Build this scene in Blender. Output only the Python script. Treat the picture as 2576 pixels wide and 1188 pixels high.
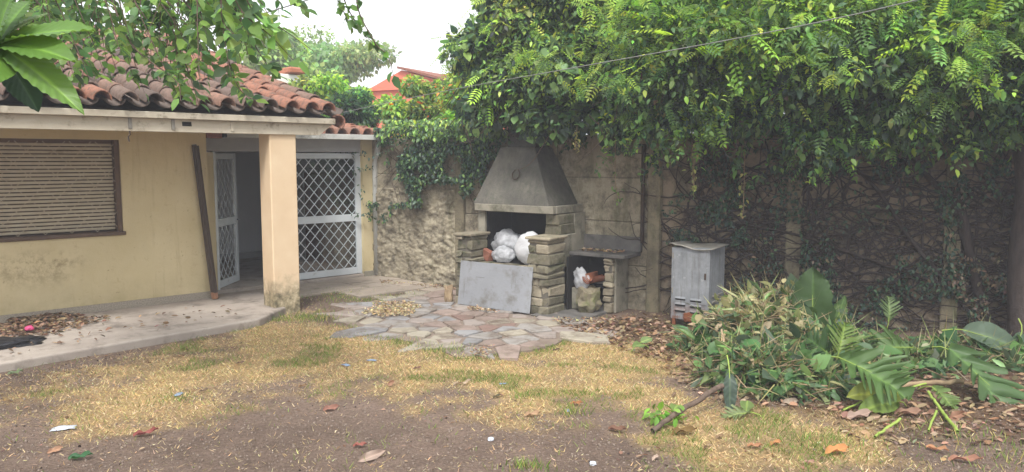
import bpy, math, random
import numpy as np
from mathutils import Vector, Matrix, noise as mnoise

for _o in list(bpy.data.objects): bpy.data.objects.remove(_o)
SC = bpy.context.scene
COL = SC.collection
R = math.radians
rng = np.random.default_rng(11); random.seed(11)

# ------------------------------------------------------------------ camera, sky, sun, exposure
CAMZ, PITCH, FPX, CX, CY = 2.1, R(5.68), 1950.0, 1288.0, 594.0
cam = bpy.data.cameras.new('camera'); cam.sensor_width = 36.0; cam.lens = 36.0*FPX/2576.0
cam.clip_start = 0.05; cam.clip_end = 2000
camo = bpy.data.objects.new('camera', cam); COL.objects.link(camo)
camo.location = (0, 0, CAMZ); camo.rotation_euler = (math.pi/2-PITCH, 0, 0)
SC.camera = camo
SUN_EL, SUN_AZ = R(56), R(186)          # azimuth measured clockwise from +Y (north)
world = bpy.data.worlds.new('World'); SC.world = world; world.use_nodes = True
_n, _l = world.node_tree.nodes, world.node_tree.links
_bg = _n['Background']
_sky = _n.new('ShaderNodeTexSky'); _sky.sky_type = 'NISHITA'; _sky.sun_disc = False
_sky.sun_elevation = SUN_EL; _sky.sun_rotation = SUN_AZ; _sky.dust_density = 6.0; _sky.air_density = 1.0; _sky.ozone_density = 0.6
_hs = _n.new('ShaderNodeHueSaturation'); _hs.inputs['Saturation'].default_value = 0.22
_mx = _n.new('ShaderNodeMixRGB'); _mx.inputs[0].default_value = 0.55; _mx.inputs[2].default_value = (12.0, 12.3, 12.8, 1)   # bright even cloud layer
_l.new(_sky.outputs[0], _hs.inputs['Color']); _l.new(_hs.outputs[0], _mx.inputs[1]); _l.new(_mx.outputs[0], _bg.inputs[0])
_bg.inputs[1].default_value = 0.115
sun = bpy.data.lights.new('sun', 'SUN'); sun.energy = 2.3; sun.angle = R(14); sun.color = (1.0, 0.97, 0.92)
suno = bpy.data.objects.new('sun', sun); COL.objects.link(suno)
_sd = Vector((math.sin(SUN_AZ)*math.cos(SUN_EL), math.cos(SUN_AZ)*math.cos(SUN_EL), math.sin(SUN_EL)))
suno.rotation_euler = _sd.to_track_quat('Z', 'Y').to_euler(); suno.location = _sd*30
SC.view_settings.view_transform = 'Standard'; SC.view_settings.look = 'None'
SC.view_settings.exposure = 0.78; SC.view_settings.gamma = 1.0; SC.view_settings.use_curve_mapping = False
SC.render.engine = 'CYCLES'
SC.cycles.max_bounces = 6; SC.cycles.diffuse_bounces = 4; SC.cycles.transparent_max_bounces = 8
SC.cycles.use_denoising = True; SC.cycles.volume_bounces = 1
try: SC.cycles.denoiser = 'OPENIMAGEDENOISE'
except Exception: pass

# ------------------------------------------------------------------ photo pixel (2576 wide) -> ray -> point on a surface
_F = np.array([0, math.cos(PITCH), -math.sin(PITCH)]); _U = np.array([0, math.sin(PITCH), math.cos(PITCH)]); _Rt = np.array([1., 0, 0])
EYE = np.array([0, 0, CAMZ])
def ray(u, v): return _F + (u-CX)/FPX*_Rt - (v-CY)/FPX*_U
def G(u, v, z=0.0):
    d = ray(u, v); return EYE + d*((z-CAMZ)/d[2])
def DY(u, v, y):
    d = ray(u, v); return EYE + d*(y/d[1])
def VP(u, v, p0, n):
    d = ray(u, v); n = np.array([n[0], n[1], 0.]); p0 = np.array([p0[0], p0[1], 0.])
    return EYE + d*(((p0-EYE)@n)/(d@n))
# house frame: x along the front, y into the house
HA = np.array([-4.35, 11.1]); HT = R(42.7); HX = np.array([math.cos(HT), math.sin(HT)]); HY = np.array([-math.sin(HT), math.cos(HT)])
def HL(u, v, y):
    p = VP(u, v, HA+HY*y, HY); q = p[:2]-HA; return float(q@HX), float(p[2])
def HW(x, y, z=0): return np.array([*(HA+HX*x+HY*y), z])
# barbecue frame: x along the wall to the right, y into the wall
BO = np.array([-.72, 11.1]); BT = R(-35.5); BX = np.array([math.cos(BT), math.sin(BT)]); BY = np.array([-math.sin(BT), math.cos(BT)])
def BL(u, v, y):
    p = VP(u, v, BO+BY*y, BY); q = p[:2]-BO; return float(q@BX), float(p[2])
def BW(x, y, z=0): return np.array([*(BO+BX*x+BY*y), z])
# boundary wall: two straight runs meeting at the post W1
W0 = np.array([-2.42, 13.66]); W1 = np.array([1.95, 10.55]); W2 = np.array([7.2, 8.45])
D1 = (W1-W0)/np.linalg.norm(W1-W0); D2 = (W2-W1)/np.linalg.norm(W2-W1)
N1 = np.array([D1[1], -D1[0]]); N2 = np.array([D2[1], -D2[0]])     # toward the yard
def WP(u, v, o=0.0):
    if u < 1640: return VP(u, v, W0+N1*o, N1)
    return VP(u, v, W1+N2*o, N2)

# ------------------------------------------------------------------ numpy noise
_T = rng.random((64, 64))
def vn(x, y):
    xi = np.floor(x).astype(int); yi = np.floor(y).astype(int); fx = x-xi; fy = y-yi
    fx = fx*fx*(3-2*fx); fy = fy*fy*(3-2*fy); t = lambda a, b: _T[a % 64, b % 64]
    return (t(xi, yi)*(1-fx)+t(xi+1, yi)*fx)*(1-fy)+(t(xi, yi+1)*(1-fx)+t(xi+1, yi+1)*fx)*fy
def fbm(x, y, s, o=4):
    a, t, w = 0, 0, 1.0
    for k in range(o):
        a = a+w*vn(x*s+17.3*k, y*s+9.1*k); t += w; w *= .5; s *= 2.03
    return a/t
def sstep(a, b, x):
    t = np.clip((x-a)/(b-a), 0, 1); return t*t*(3-2*t)
def inpoly(x, y, poly):
    c = np.zeros(x.shape, bool); n = len(poly)
    for i in range(n):
        x0, y0 = poly[i]; x1, y1 = poly[(i+1) % n]
        if y0 == y1: continue
        c ^= ((y0 > y) != (y1 > y)) & (x < (x1-x0)*(y-y0)/(y1-y0)+x0)
    return c
def dpoly(x, y, poly):
    """signed distance, positive inside"""
    d = np.full(x.shape, 1e9); n = len(poly)
    for i in range(n):
        ax, ay = poly[i]; bx, by = poly[(i+1) % n]; ex, ey = bx-ax, by-ay
        t = np.clip(((x-ax)*ex+(y-ay)*ey)/(ex*ex+ey*ey+1e-12), 0, 1)
        d = np.minimum(d, np.hypot(x-ax-t*ex, y-ay-t*ey))
    return np.where(inpoly(x, y, poly), d, -d)

# ------------------------------------------------------------------ materials
class NT:
    def __init__(s, name):
        s.m = bpy.data.materials.new(name); s.m.use_nodes = True
        s.n = s.m.node_tree.nodes; s.l = s.m.node_tree.links
        s.p = s.n['Principled BSDF']; s.out = s.n['Material Output']
        s.tc = s.n.new('ShaderNodeTexCoord')
    def noise(s, scale, detail=5, rough=.6, co=None, stretch=None):
        n = s.n.new('ShaderNodeTexNoise'); n.inputs['Scale'].default_value = scale; n.inputs['Detail'].default_value = detail; n.inputs['Roughness'].default_value = rough
        c = co or s.tc.outputs['Object']
        if stretch:
            mp = s.n.new('ShaderNodeMapping'); mp.inputs['Scale'].default_value = stretch; s.l.new(c, mp.inputs[0]); c = mp.outputs[0]
        s.l.new(c, n.inputs['Vector']); return n.outputs['Fac']
    def ramp(s, fac, stops):
        r = s.n.new('ShaderNodeValToRGB'); e = r.color_ramp.elements
        while len(e) < len(stops): e.new(.5)
        for k, (p, c) in enumerate(stops):
            e[k].position = p; e[k].color = (*c, 1) if len(c) == 3 else c
        s.l.new(fac, r.inputs[0]); return r.outputs[0]
    def mask(s, fac, a, b): return s.ramp(fac, [(a, (0, 0, 0)), (b, (1, 1, 1))])
    def mix(s, fac, a, b, mode='MIX'):
        m = s.n.new('ShaderNodeMixRGB'); m.blend_type = mode
        for i, v in ((0, fac), (1, a), (2, b)):
            if isinstance(v, (int, float)): m.inputs[i].default_value = v
            elif isinstance(v, tuple): m.inputs[i].default_value = (*v, 1)
            else: s.l.new(v, m.inputs[i])
        return m.outputs[0]
    def math(s, op, a, b=0.0, c=False):
        m = s.n.new('ShaderNodeMath'); m.operation = op; m.use_clamp = c
        for i, v in ((0, a), (1, b)):
            if isinstance(v, (int, float)): m.inputs[i].default_value = v
            else: s.l.new(v, m.inputs[i])
        return m.outputs[0]
    def sep(s, co=None):
        x = s.n.new('ShaderNodeSeparateXYZ'); s.l.new(co or s.tc.outputs['Object'], x.inputs[0]); return x.outputs
    def rand(s):
        o = s.n.new('ShaderNodeObjectInfo'); return o.outputs['Random']
    def pos(s): return s.n.new('ShaderNodeNewGeometry').outputs['Position']
    def bump(s, h, strength=.3, dist=.02):
        b = s.n.new('ShaderNodeBump'); b.inputs['Strength'].default_value = strength; b.inputs['Distance'].default_value = dist
        s.l.new(h, b.inputs['Height']); s.l.new(b.outputs[0], s.p.inputs['Normal'])
    def col(s, c):
        if isinstance(c, tuple): s.p.inputs['Base Color'].default_value = (*c, 1)
        else: s.l.new(c, s.p.inputs['Base Color'])
    def fin(s, rough=.8, metal=0.0, spec=.3):
        s.p.inputs['Roughness'].default_value = rough; s.p.inputs['Metallic'].default_value = metal
        s.p.inputs['Specular IOR Level'].default_value = spec
        return s.m
def srgb(r, g, b):
    f = lambda c: (c/255/12.92 if c <= 10.3 else ((c/255+.055)/1.055)**2.4); return (f(r), f(g), f(b))
def sc(c, k): return tuple(x*k for x in c)
def rough_mat(name, c1, c2, scale=3, stain=None, sscale=1.2, sa=.5, sb=.7, bump=.4, bscale=40, bd=.01, rough=.9, var=.0, metal=0, spec=.2, stretch=None, world=False):
    t = NT(name); co = t.pos() if world else None
    c = t.ramp(t.noise(scale, 6, .65, co, stretch), [(.3, c1), (.7, c2)])
    if stain: c = t.mix(t.mask(t.noise(sscale, 6, .7, co, stretch), sa, sb), c, stain)
    if var:
        c = t.mix(1.0, c, t.ramp(t.rand(), [(0, (1-var,)*3), (1, (1+var*.4,)*3)]), 'MULTIPLY')
    t.col(c)
    if bump: t.bump(t.noise(bscale, 6, .7, co), bump, bd)
    return t.fin(rough, metal, spec)

def mat_plaster():
    t = NT('ochre_plaster'); s = t.sep(); g = t.pos()
    c = t.ramp(t.noise(1.1, 5, .6, g), [(.3, srgb(190, 174, 134)), (.7, srgb(206, 191, 154))])
    c = t.mix(t.math('MULTIPLY', t.mask(t.noise(9, 6, .75, g), .58, .72), .35), c, srgb(150, 124, 84))
    # mould below the window sill, streaks and speckle with a shape of its own
    zz = s[2]; band = t.math('MULTIPLY', t.mask(zz, .42, .8), t.ramp(zz, [(.8, (1,)*3), (1.05, (0,)*3)]))
    bx = t.math('MULTIPLY', band, t.ramp(t.math('ADD', s[0], 3.0), [(.2, (0,)*3), (.6, (1,)*3), (1.0, (1,)*3)]))
    bx = t.math('MULTIPLY', bx, t.ramp(t.math('MULTIPLY', t.math('ADD', s[0], 3.0), .5), [(.5, (1,)*3), (.75, (0,)*3)]))
    mo = t.math('MULTIPLY', bx, t.mask(t.noise(5.5, 8, .8, g), .47, .62))
    c = t.mix(t.math('MULTIPLY', mo, .75), c, srgb(96, 74, 40))
    low = t.math('MULTIPLY', t.ramp(zz, [(.1, (1,)*3), (.55, (0,)*3)]), t.mask(t.noise(2.6, 6, .7, g), .35, .7))
    c = t.mix(t.math('MULTIPLY', low, .6), c, srgb(128, 114, 76))
    sp = t.math('MULTIPLY', t.mask(t.noise(26, 3, .6, g), .66, .74), t.mask(t.noise(1.7, 3, .6, g), .5, .6))
    c = t.mix(t.math('MULTIPLY', sp, .6), c, srgb(112, 92, 58))
    dr = t.math('MULTIPLY', t.mask(t.noise(7, 5, .7, g, (1.6, 1.6, .12)), .56, .72), t.mask(t.noise(.8, 3, .6, g), .4, .65))
    c = t.mix(t.math('MULTIPLY', dr, .4), c, srgb(140, 120, 84))
    t.col(c); t.bump(t.math('ADD', t.noise(60, 5, .7, g), t.math('MULTIPLY', t.noise(5, 4, .6, g), 2.0)), .3, .01); return t.fin(.9, 0, .2)
def mat_pillar():
    t = NT('buff_pillar_plaster'); g = t.pos(); s = t.sep()
    c = t.ramp(t.noise(2.0, 5, .6, g), [(.3, srgb(204, 178, 146)), (.7, srgb(216, 194, 164))])
    lo = t.math('MULTIPLY', t.ramp(t.math('ADD', s[2], t.math('MULTIPLY', t.math('SUBTRACT', t.noise(7, 5, .7, g), .5), .5)), [(.25, (1,)*3), (.52, (0,)*3)]), .9)
    st = t.ramp(t.noise(9, 6, .75, g), [(.38, srgb(70, 68, 52)), (.52, srgb(140, 130, 104)), (.66, srgb(196, 182, 156))])
    c = t.mix(lo, c, st); t.col(c); t.bump(t.noise(55, 5, .7, g), .3, .008); return t.fin(.9, 0, .2)
def mat_leaf(name='leaf', rough=.45, tr=.35, spec=.35):
    t = NT(name); a = t.n.new('ShaderNodeAttribute'); a.attribute_name = 'Col'
    t.col(a.outputs['Color']); t.fin(rough, 0, spec)
    h = t.n.new('ShaderNodeHueSaturation'); h.inputs['Value'].default_value = 1.5; h.inputs['Hue'].default_value = .48; h.inputs['Saturation'].default_value = 1.1
    t.l.new(a.outputs['Color'], h.inputs['Color'])
    b = t.n.new('ShaderNodeBsdfTranslucent'); t.l.new(h.outputs[0], b.inputs[0])
    m = t.n.new('ShaderNodeMixShader'); m.inputs[0].default_value = tr
    t.l.new(t.p.outputs[0], m.inputs[1]); t.l.new(b.outputs[0], m.inputs[2]); t.l.new(m.outputs[0], t.out.inputs[0])
    return t.m
def mat_tile(name, cs):
    t = NT(name); g = t.pos()
    c = t.ramp(t.rand(), cs)
    c = t.mix(t.mask(t.noise(14, 6, .75, g), .45, .68), c, srgb(92, 80, 72))
    c = t.mix(t.math('MULTIPLY', t.mask(t.noise(34, 5, .7, g), .6, .72), .6), c, srgb(52, 44, 40))
    c = t.mix(t.math('MULTIPLY', t.mask(t.noise(21, 5, .7, g), .64, .72), .55), c, srgb(150, 148, 128))
    t.col(c); t.bump(t.noise(90, 5, .7, g), .4, .006); return t.fin(.92, 0, .15)
def mat_glass():
    t = NT('window_glass'); t.n.remove(t.p)
    tr = t.n.new('ShaderNodeBsdfTransparent'); tr.inputs[0].default_value = (.72, .75, .76, 1)
    gl = t.n.new('ShaderNodeBsdfGlossy'); gl.inputs[0].default_value = (.9, .9, .9, 1); gl.inputs[1].default_value = .03
    fr = t.n.new('ShaderNodeFresnel'); fr.inputs[0].default_value = 1.9
    m = t.n.new('ShaderNodeMixShader'); t.l.new(fr.outputs[0], m.inputs[0]); t.l.new(tr.outputs[0], m.inputs[1]); t.l.new(gl.outputs[0], m.inputs[2])
    t.l.new(m.outputs[0], t.out.inputs[0]); return t.m
def mat_bag(name, c, a):
    t = NT(name); g = t.tc.outputs['Object']
    t.col(c); t.fin(.28, 0, .5); t.bump(t.noise(22, 5, .7), .8, .02)
    tl = t.n.new('ShaderNodeBsdfTranslucent'); tl.inputs[0].default_value = (*c, 1)
    m = t.n.new('ShaderNodeMixShader'); m.inputs[0].default_value = .35
    t.l.new(t.p.outputs[0], m.inputs[1]); t.l.new(tl.outputs[0], m.inputs[2])
    tp = t.n.new('ShaderNodeBsdfTransparent'); m2 = t.n.new('ShaderNodeMixShader')
    t.l.new(t.mix(t.mask(t.noise(9, 4, .6), .35, .65), (a, a, a), (a*.3, a*.3, a*.3)), m2.inputs[0])
    t.l.new(m.outputs[0], m2.inputs[1]); t.l.new(tp.outputs[0], m2.inputs[2]); t.l.new(m2.outputs[0], t.out.inputs[0]); return t.m
def mat_ground():
    t = NT('soil'); g = t.pos(); a = t.n.new('ShaderNodeAttribute'); a.attribute_name = 'Col'
    k = t.ramp(t.noise(38, 7, .75, g), [(.28, (.5,)*3), (.5, (1.0,)*3), (.72, (1.5,)*3)])
    k2 = t.ramp(t.noise(3.2, 5, .65, g), [(.3, (.8,)*3), (.7, (1.15,)*3)])
    c = t.mix(1.0, t.mix(1.0, a.outputs['Color'], k, 'MULTIPLY'), k2, 'MULTIPLY')
    c = t.mix(t.math('MULTIPLY', t.mask(t.noise(90, 4, .6, g), .62, .7), .55), c, srgb(52, 44, 40))
    c = t.mix(t.math('MULTIPLY', t.mask(t.noise(75, 3, .6, t.tc.outputs['Object'], (1, .35, 1)), .63, .7), .5), c, srgb(176, 160, 128))
    t.col(c); t.bump(t.math('ADD', t.noise(48, 8, .8, g), t.math('MULTIPLY', t.noise(7, 6, .7, g), 1.6)), .9, .04); return t.fin(1.0, 0, .08)
def mat_conc_hood():
    t = NT('sooty_cement'); g = t.tc.outputs['Object']
    c = t.ramp(t.noise(2.2, 6, .7, g), [(.3, srgb(78, 76, 73)), (.7, srgb(112, 108, 99))])
    c = t.mix(t.math('MULTIPLY', t.mask(t.noise(18, 7, .8, g, (1, 1, .5)), .46, .68), .7), c, srgb(70, 69, 66))
    c = t.mix(t.math('MULTIPLY', t.mask(t.noise(7, 6, .8, g), .5, .65), .6), c, srgb(84, 86, 74))
    t.col(c); t.bump(t.noise(45, 7, .75, g), .6, .012); return t.fin(.95, 0, .15)
def mat_wall(name, base, base2, moss, soot_shade, msk=.48):
    t = NT(name); g = t.pos(); s = t.sep(g)
    c = t.ramp(t.noise(1.6, 6, .7, g), [(.3, base), (.7, base2)])
    c = t.mix(t.math('MULTIPLY', t.mask(t.noise(4.5, 7, .75, g), msk, msk+.2), .85), c, soot_shade)
    c = t.mix(t.math('MULTIPLY', t.mask(t.noise(2.3, 7, .75, g, (1.5, 1.5, .4)), .52, .68), .7), c, moss)
    c = t.mix(t.math('MULTIPLY', t.mask(t.noise(38, 5, .7, g), .55, .68), .5), c, sc(base, .45))
    t.col(c); t.bump(t.noise(20, 8, .75, g), .9, .03); return t.fin(.97, 0, .1)

M = {}
M['plaster'] = mat_plaster(); M['pillar'] = mat_pillar()
M['granite'] = rough_mat('speckled_plinth', srgb(118, 110, 100), srgb(176, 166, 150), 70, bump=.3, bscale=120)
M['white'] = rough_mat('white_paint', srgb(188, 194, 198), srgb(204, 209, 213), 3, srgb(156, 156, 152), 4, .62, .8, bump=.1, bscale=30, rough=.5, spec=.4)
M['whitew'] = rough_mat('weathered_white_board', srgb(172, 162, 144), srgb(196, 187, 170), 2.2, srgb(112, 98, 80), 5, .54, .7, bump=.3, bscale=40, rough=.8)
M['grey_lintel'] = rough_mat('grey_paint', srgb(150, 150, 150), srgb(166, 165, 164), 2, bump=.1, rough=.7)
M['interior'] = rough_mat('interior_paint', srgb(206, 206, 208), srgb(218, 218, 218), 1, bump=0, rough=.8)
M['shutter'] = rough_mat('roller_shutter', srgb(166, 154, 132), srgb(190, 178, 154), 3, srgb(140, 127, 105), 3, .55, .75, bump=.15, rough=.6, stretch=(1, 1, 4))
M['grille'] = rough_mat('cream_grille_paint', srgb(176, 162, 138), srgb(190, 176, 152), 4, bump=0)
M['woodframe'] = rough_mat('brown_window_wood', srgb(80, 64, 52), srgb(104, 84, 68), 4, bump=.3, bscale=30, rough=.7)
M['post'] = rough_mat('dark_weathered_wood', srgb(56, 46, 40), srgb(92, 78, 66), 6, srgb(40, 34, 30), 3, .5, .7, bump=.6, bscale=25, rough=.85, stretch=(6, 6, .6))
M['postend'] = rough_mat('cut_wood', srgb(132, 94, 70), srgb(150, 112, 86), 12, bump=.3)
M['tile_old'] = mat_tile('old_roof_tile', [(0, srgb(92, 82, 77)), (.3, srgb(112, 95, 87)), (.6, srgb(128, 103, 91)), (.85, srgb(142, 107, 91)), (1, srgb(104, 95, 89))])
M['tile_red'] = mat_tile('red_roof_tile', [(0, srgb(140, 100, 84)), (.5, srgb(150, 106, 88)), (1, srgb(124, 96, 84))])
M['tile_orange'] = mat_tile('orange_roof_tile', [(0, srgb(196, 124, 96)), (1, srgb(206, 138, 110))])
M['brick'] = rough_mat('red_brick', srgb(118, 76, 62), srgb(138, 92, 76), 8, bump=.4)
M['galv'] = rough_mat('galvanised_steel', srgb(120, 123, 127), srgb(146, 149, 153), 5, srgb(98, 98, 96), 3, .52, .72, bump=.08, bscale=14, rough=.5, metal=.25, spec=.4)
def mat_cabinet():
    t = NT('weathered_galvanised_steel'); s_ = t.sep()
    c = t.ramp(t.noise(5, 6, .7), [(.3, srgb(112, 115, 119)), (.7, srgb(146, 149, 153))])
    c = t.mix(t.math('MULTIPLY', t.mask(t.noise(9, 6, .75, None, (2.5, 2.5, .18)), .5, .68), .65), c, srgb(92, 90, 88))
    c = t.mix(t.math('MULTIPLY', t.mask(t.noise(14, 5, .7), .6, .68), .5), c, srgb(168, 170, 170))
    lo = t.math('MULTIPLY', t.ramp(s_[2], [(.12, (1,)*3), (.34, (0,)*3)]), t.mask(t.noise(11, 6, .75), .42, .58))
    c = t.mix(lo, c, srgb(112, 76, 56)); t.col(c); t.bump(t.noise(6, 3, .5), .25, .02); return t.fin(.55, .2, .35)
M['cabinet'] = mat_cabinet()
M['galv_dark'] = rough_mat('dull_zinc', srgb(120, 116, 110), srgb(146, 142, 134), 5, srgb(98, 84, 70), 3, .55, .75, bump=.1, bscale=14, rough=.6, metal=.2)
M['sheet'] = rough_mat('grey_sheet', srgb(128, 130, 134), srgb(140, 142, 146), 1.3, srgb(114, 114, 114), 2.5, .55, .75, bump=.05, bscale=10, rough=.55, spec=.35)
M['sheet_dirty'] = rough_mat('soiled_grey_sheet', srgb(126, 128, 132), srgb(142, 144, 148), 1.3, srgb(106, 103, 98), 3.5, .5, .7, bump=.35, bscale=5, bd=.03, rough=.55, spec=.35)
M['scratch'] = rough_mat('scratch', srgb(96, 94, 92), srgb(104, 102, 98), 5, bump=0)
M['iron'] = rough_mat('rusty_iron', srgb(60, 52, 46), srgb(84, 70, 60), 12, bump=.4, rough=.8, metal=.2)
M['rust'] = rough_mat('rust', srgb(128, 78, 52), srgb(96, 60, 44), 20, bump=.4)
M['gutter'] = rough_mat('painted_gutter', srgb(176, 176, 172), srgb(196, 196, 192), 4, srgb(136, 132, 124), 3, .55, .7, bump=.1, rough=.6)
M['hood'] = mat_conc_hood()
M['soot_shade'] = rough_mat('soot_shade_brick', srgb(26, 25, 25), srgb(42, 40, 38), 6, bump=.5, bscale=20)  # firebox soot; also painted shade for the counter recess and cabinet slots
M['stone'] = rough_mat('mossy_stone', srgb(100, 95, 82), srgb(136, 129, 110), 7, srgb(74, 78, 54), 5, .48, .66, bump=.8, bscale=26, bd=.02, var=.35, world=True)
M['stone_pale'] = rough_mat('pale_stone', srgb(132, 123, 106), srgb(160, 150, 130), 7, srgb(96, 96, 72), 5, .52, .7, bump=.8, bscale=26, bd=.02, var=.25, world=True)
M['mortar'] = rough_mat('mortar', srgb(84, 80, 72), srgb(108, 102, 92), 8, bump=.6)
M['block'] = rough_mat('cement_render', srgb(122, 118, 106), srgb(146, 140, 126), 4, srgb(80, 80, 66), 3, .5, .68, bump=.5, bscale=40, world=True)
M['slate'] = rough_mat('dark_slab', srgb(84, 82, 80), srgb(112, 108, 104), 5, srgb(62, 62, 60), 4, .5, .7, bump=.3, bscale=30, rough=.75)
M['wall_l'] = mat_wall('roughcast_wall', srgb(182, 172, 150), srgb(140, 130, 112), srgb(88, 86, 62), srgb(74, 68, 60), .46)
M['wall_r'] = mat_wall('stained_shaded_panel', srgb(156, 141, 120), srgb(120, 107, 93), srgb(78, 80, 60), srgb(66, 58, 54), .46)  # dark tones: staining, with the canopy's shade painted in as well
M['wall_post'] = mat_wall('concrete_post', srgb(146, 136, 112), srgb(116, 108, 92), srgb(82, 88, 58), srgb(78, 72, 62), .46)
M['slab'] = rough_mat('worn_cement_path', srgb(146, 136, 127), srgb(166, 156, 146), 2.5, srgb(112, 103, 95), 3, .5, .7, bump=.35, bscale=60, rough=.95, world=True)
M['strip'] = rough_mat('cement_strip', srgb(150, 138, 126), srgb(170, 158, 144), 3, srgb(126, 116, 104), 3, .5, .7, bump=.4, bscale=50, var=.2, world=True)
for k, (a, b) in enumerate([((134, 129, 125), (150, 145, 139)), ((146, 138, 124), (162, 154, 138)), ((134, 118, 110), (146, 130, 121)), ((128, 127, 128), (144, 142, 141)), ((138, 128, 122), (154, 143, 135)), ((120, 98, 90), (132, 110, 101))]):
    M['flag%d' % k] = rough_mat('flagstone_%d' % k, srgb(*a), srgb(*b), 5, srgb(106, 93, 82), 3.2, .47, .66, bump=.5, bscale=40, var=.15, world=True)
M['bed'] = rough_mat('mortar_bed', srgb(112, 99, 89), srgb(132, 118, 106), 5, bump=.5, world=True)
M['ground'] = mat_ground()
M['leaf'] = mat_leaf('leaf'); M['leafy'] = mat_leaf('thin_leaf', .5, .5); M['leafdark'] = mat_leaf('ivy_leaf', .4, .2); M['dry'] = mat_leaf('dry_leaf', .85, .2, .15)
M['grass'] = mat_leaf('grass_blade', .8, .3, .15)
M['bark'] = rough_mat('bark', srgb(78, 66, 58), srgb(110, 94, 82), 9, bump=.8, bscale=22, bd=.02, stretch=(2, 2, .5))
M['barkdark'] = rough_mat('dark_bark', srgb(50, 44, 42), srgb(74, 64, 60), 9, bump=.8, bscale=22, bd=.02, stretch=(2, 2, .5))
M['twig'] = rough_mat('dry_twig', srgb(128, 108, 86), srgb(160, 140, 112), 9, bump=.3)
M['greenstem'] = rough_mat('green_stem', srgb(120, 142, 62), srgb(150, 168, 84), 6, bump=.2, rough=.6)
M['terracotta'] = rough_mat('terracotta', srgb(156, 98, 74), srgb(170, 112, 86), 6, srgb(130, 84, 66), 5, .55, .7, bump=.2)
M['wire'] = rough_mat('pale_cable', srgb(118, 118, 116), srgb(136, 136, 132), 8, bump=.1)
M['wardrobe'] = rough_mat('reddish_wood', srgb(104, 62, 50), srgb(122, 76, 62), 4, bump=.1, rough=.5, stretch=(4, 4, .5))
M['glass'] = mat_glass()
M['bag'] = mat_bag('clear_plastic', (.72, .73, .76), .55); M['bagw'] = mat_bag('white_plastic', (.82, .82, .84), .05); M['bagb'] = mat_bag('black_plastic', (.03, .03, .035), .0)
M['rock'] = rough_mat('mossy_rock', srgb(112, 106, 88), srgb(146, 134, 112), 8, srgb(96, 104, 62), 4, .5, .66, bump=.9, bscale=18, bd=.03)
M['redwall'] = rough_mat('red_house_paint', srgb(200, 108, 86), srgb(212, 122, 100), 1, bump=0)
M['whitewall'] = rough_mat('white_wall_paint', srgb(214, 214, 208), srgb(226, 226, 220), 1, bump=0)
M['pink'] = rough_mat('pink_plastic', srgb(190, 64, 110), srgb(206, 84, 128), 9, bump=.3, rough=.5)
M['bluebit'] = rough_mat('pale_blue_plastic', srgb(120, 138, 162), srgb(140, 156, 178), 9, bump=.2, rough=.5)
M['whitebit'] = rough_mat('white_scrap', srgb(168, 174, 184), srgb(190, 194, 200), 9, bump=.2, rough=.5)
M['seed'] = rough_mat('dark_seed', srgb(44, 38, 36), srgb(64, 54, 50), 20, bump=.3)
M['pale_wood'] = rough_mat('pale_wood', srgb(172, 148, 120), srgb(190, 168, 138), 8, bump=.3)

# ------------------------------------------------------------------ mesh helpers
def add(o, parent=None, label=None, cat=None, group=None, kind=None):
    COL.objects.link(o)
    if parent is not None: o.parent = parent
    if label: o['label'] = label
    if cat: o['category'] = cat
    if group: o['group'] = group
    if kind: o['kind'] = kind
    return o
def thing(name, label, cat, loc=(0, 0, 0), rz=0.0, group=None):
    o = bpy.data.objects.new(name, None); o.location = loc; o.rotation_euler = (0, 0, rz); o.empty_display_size = .2
    return add(o, None, label, cat, group)
def mesh_np(name, V, F, mat, smooth=False, col=None):
    """V (n,3); F list of (m,k) index arrays"""
    me = bpy.data.meshes.new(name); V = np.asarray(V, np.float32)
    me.vertices.add(len(V)); me.vertices.foreach_set('co', V.ravel())
    F = [np.asarray(f, np.int32) for f in F if len(f)]
    li = np.concatenate([f.ravel() for f in F]); tot = np.concatenate([np.full(len(f), f.shape[1], np.int32) for f in F])
    st = np.concatenate([[0], np.cumsum(tot)[:-1]]).astype(np.int32)
    me.loops.add(len(li)); me.loops.foreach_set('vertex_index', li)
    me.polygons.add(len(tot)); me.polygons.foreach_set('loop_start', st); me.polygons.foreach_set('loop_total', tot)
    if smooth: me.polygons.foreach_set('use_smooth', np.ones(len(tot), bool))
    me.update(calc_edges=True)
    if col is not None:
        a = me.color_attributes.new('Col', 'FLOAT_COLOR', 'POINT'); c = np.ones((len(V), 4), np.float32); c[:, :3] = col; a.data.foreach_set('color', c.ravel())
    if mat: me.materials.append(M[mat])
    return me
def onp(name, V, F, mat, parent=None, smooth=False, col=None, **k):
    return add(bpy.data.objects.new(name, mesh_np(name, V, F, mat, smooth, col)), parent, **k)
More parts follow.
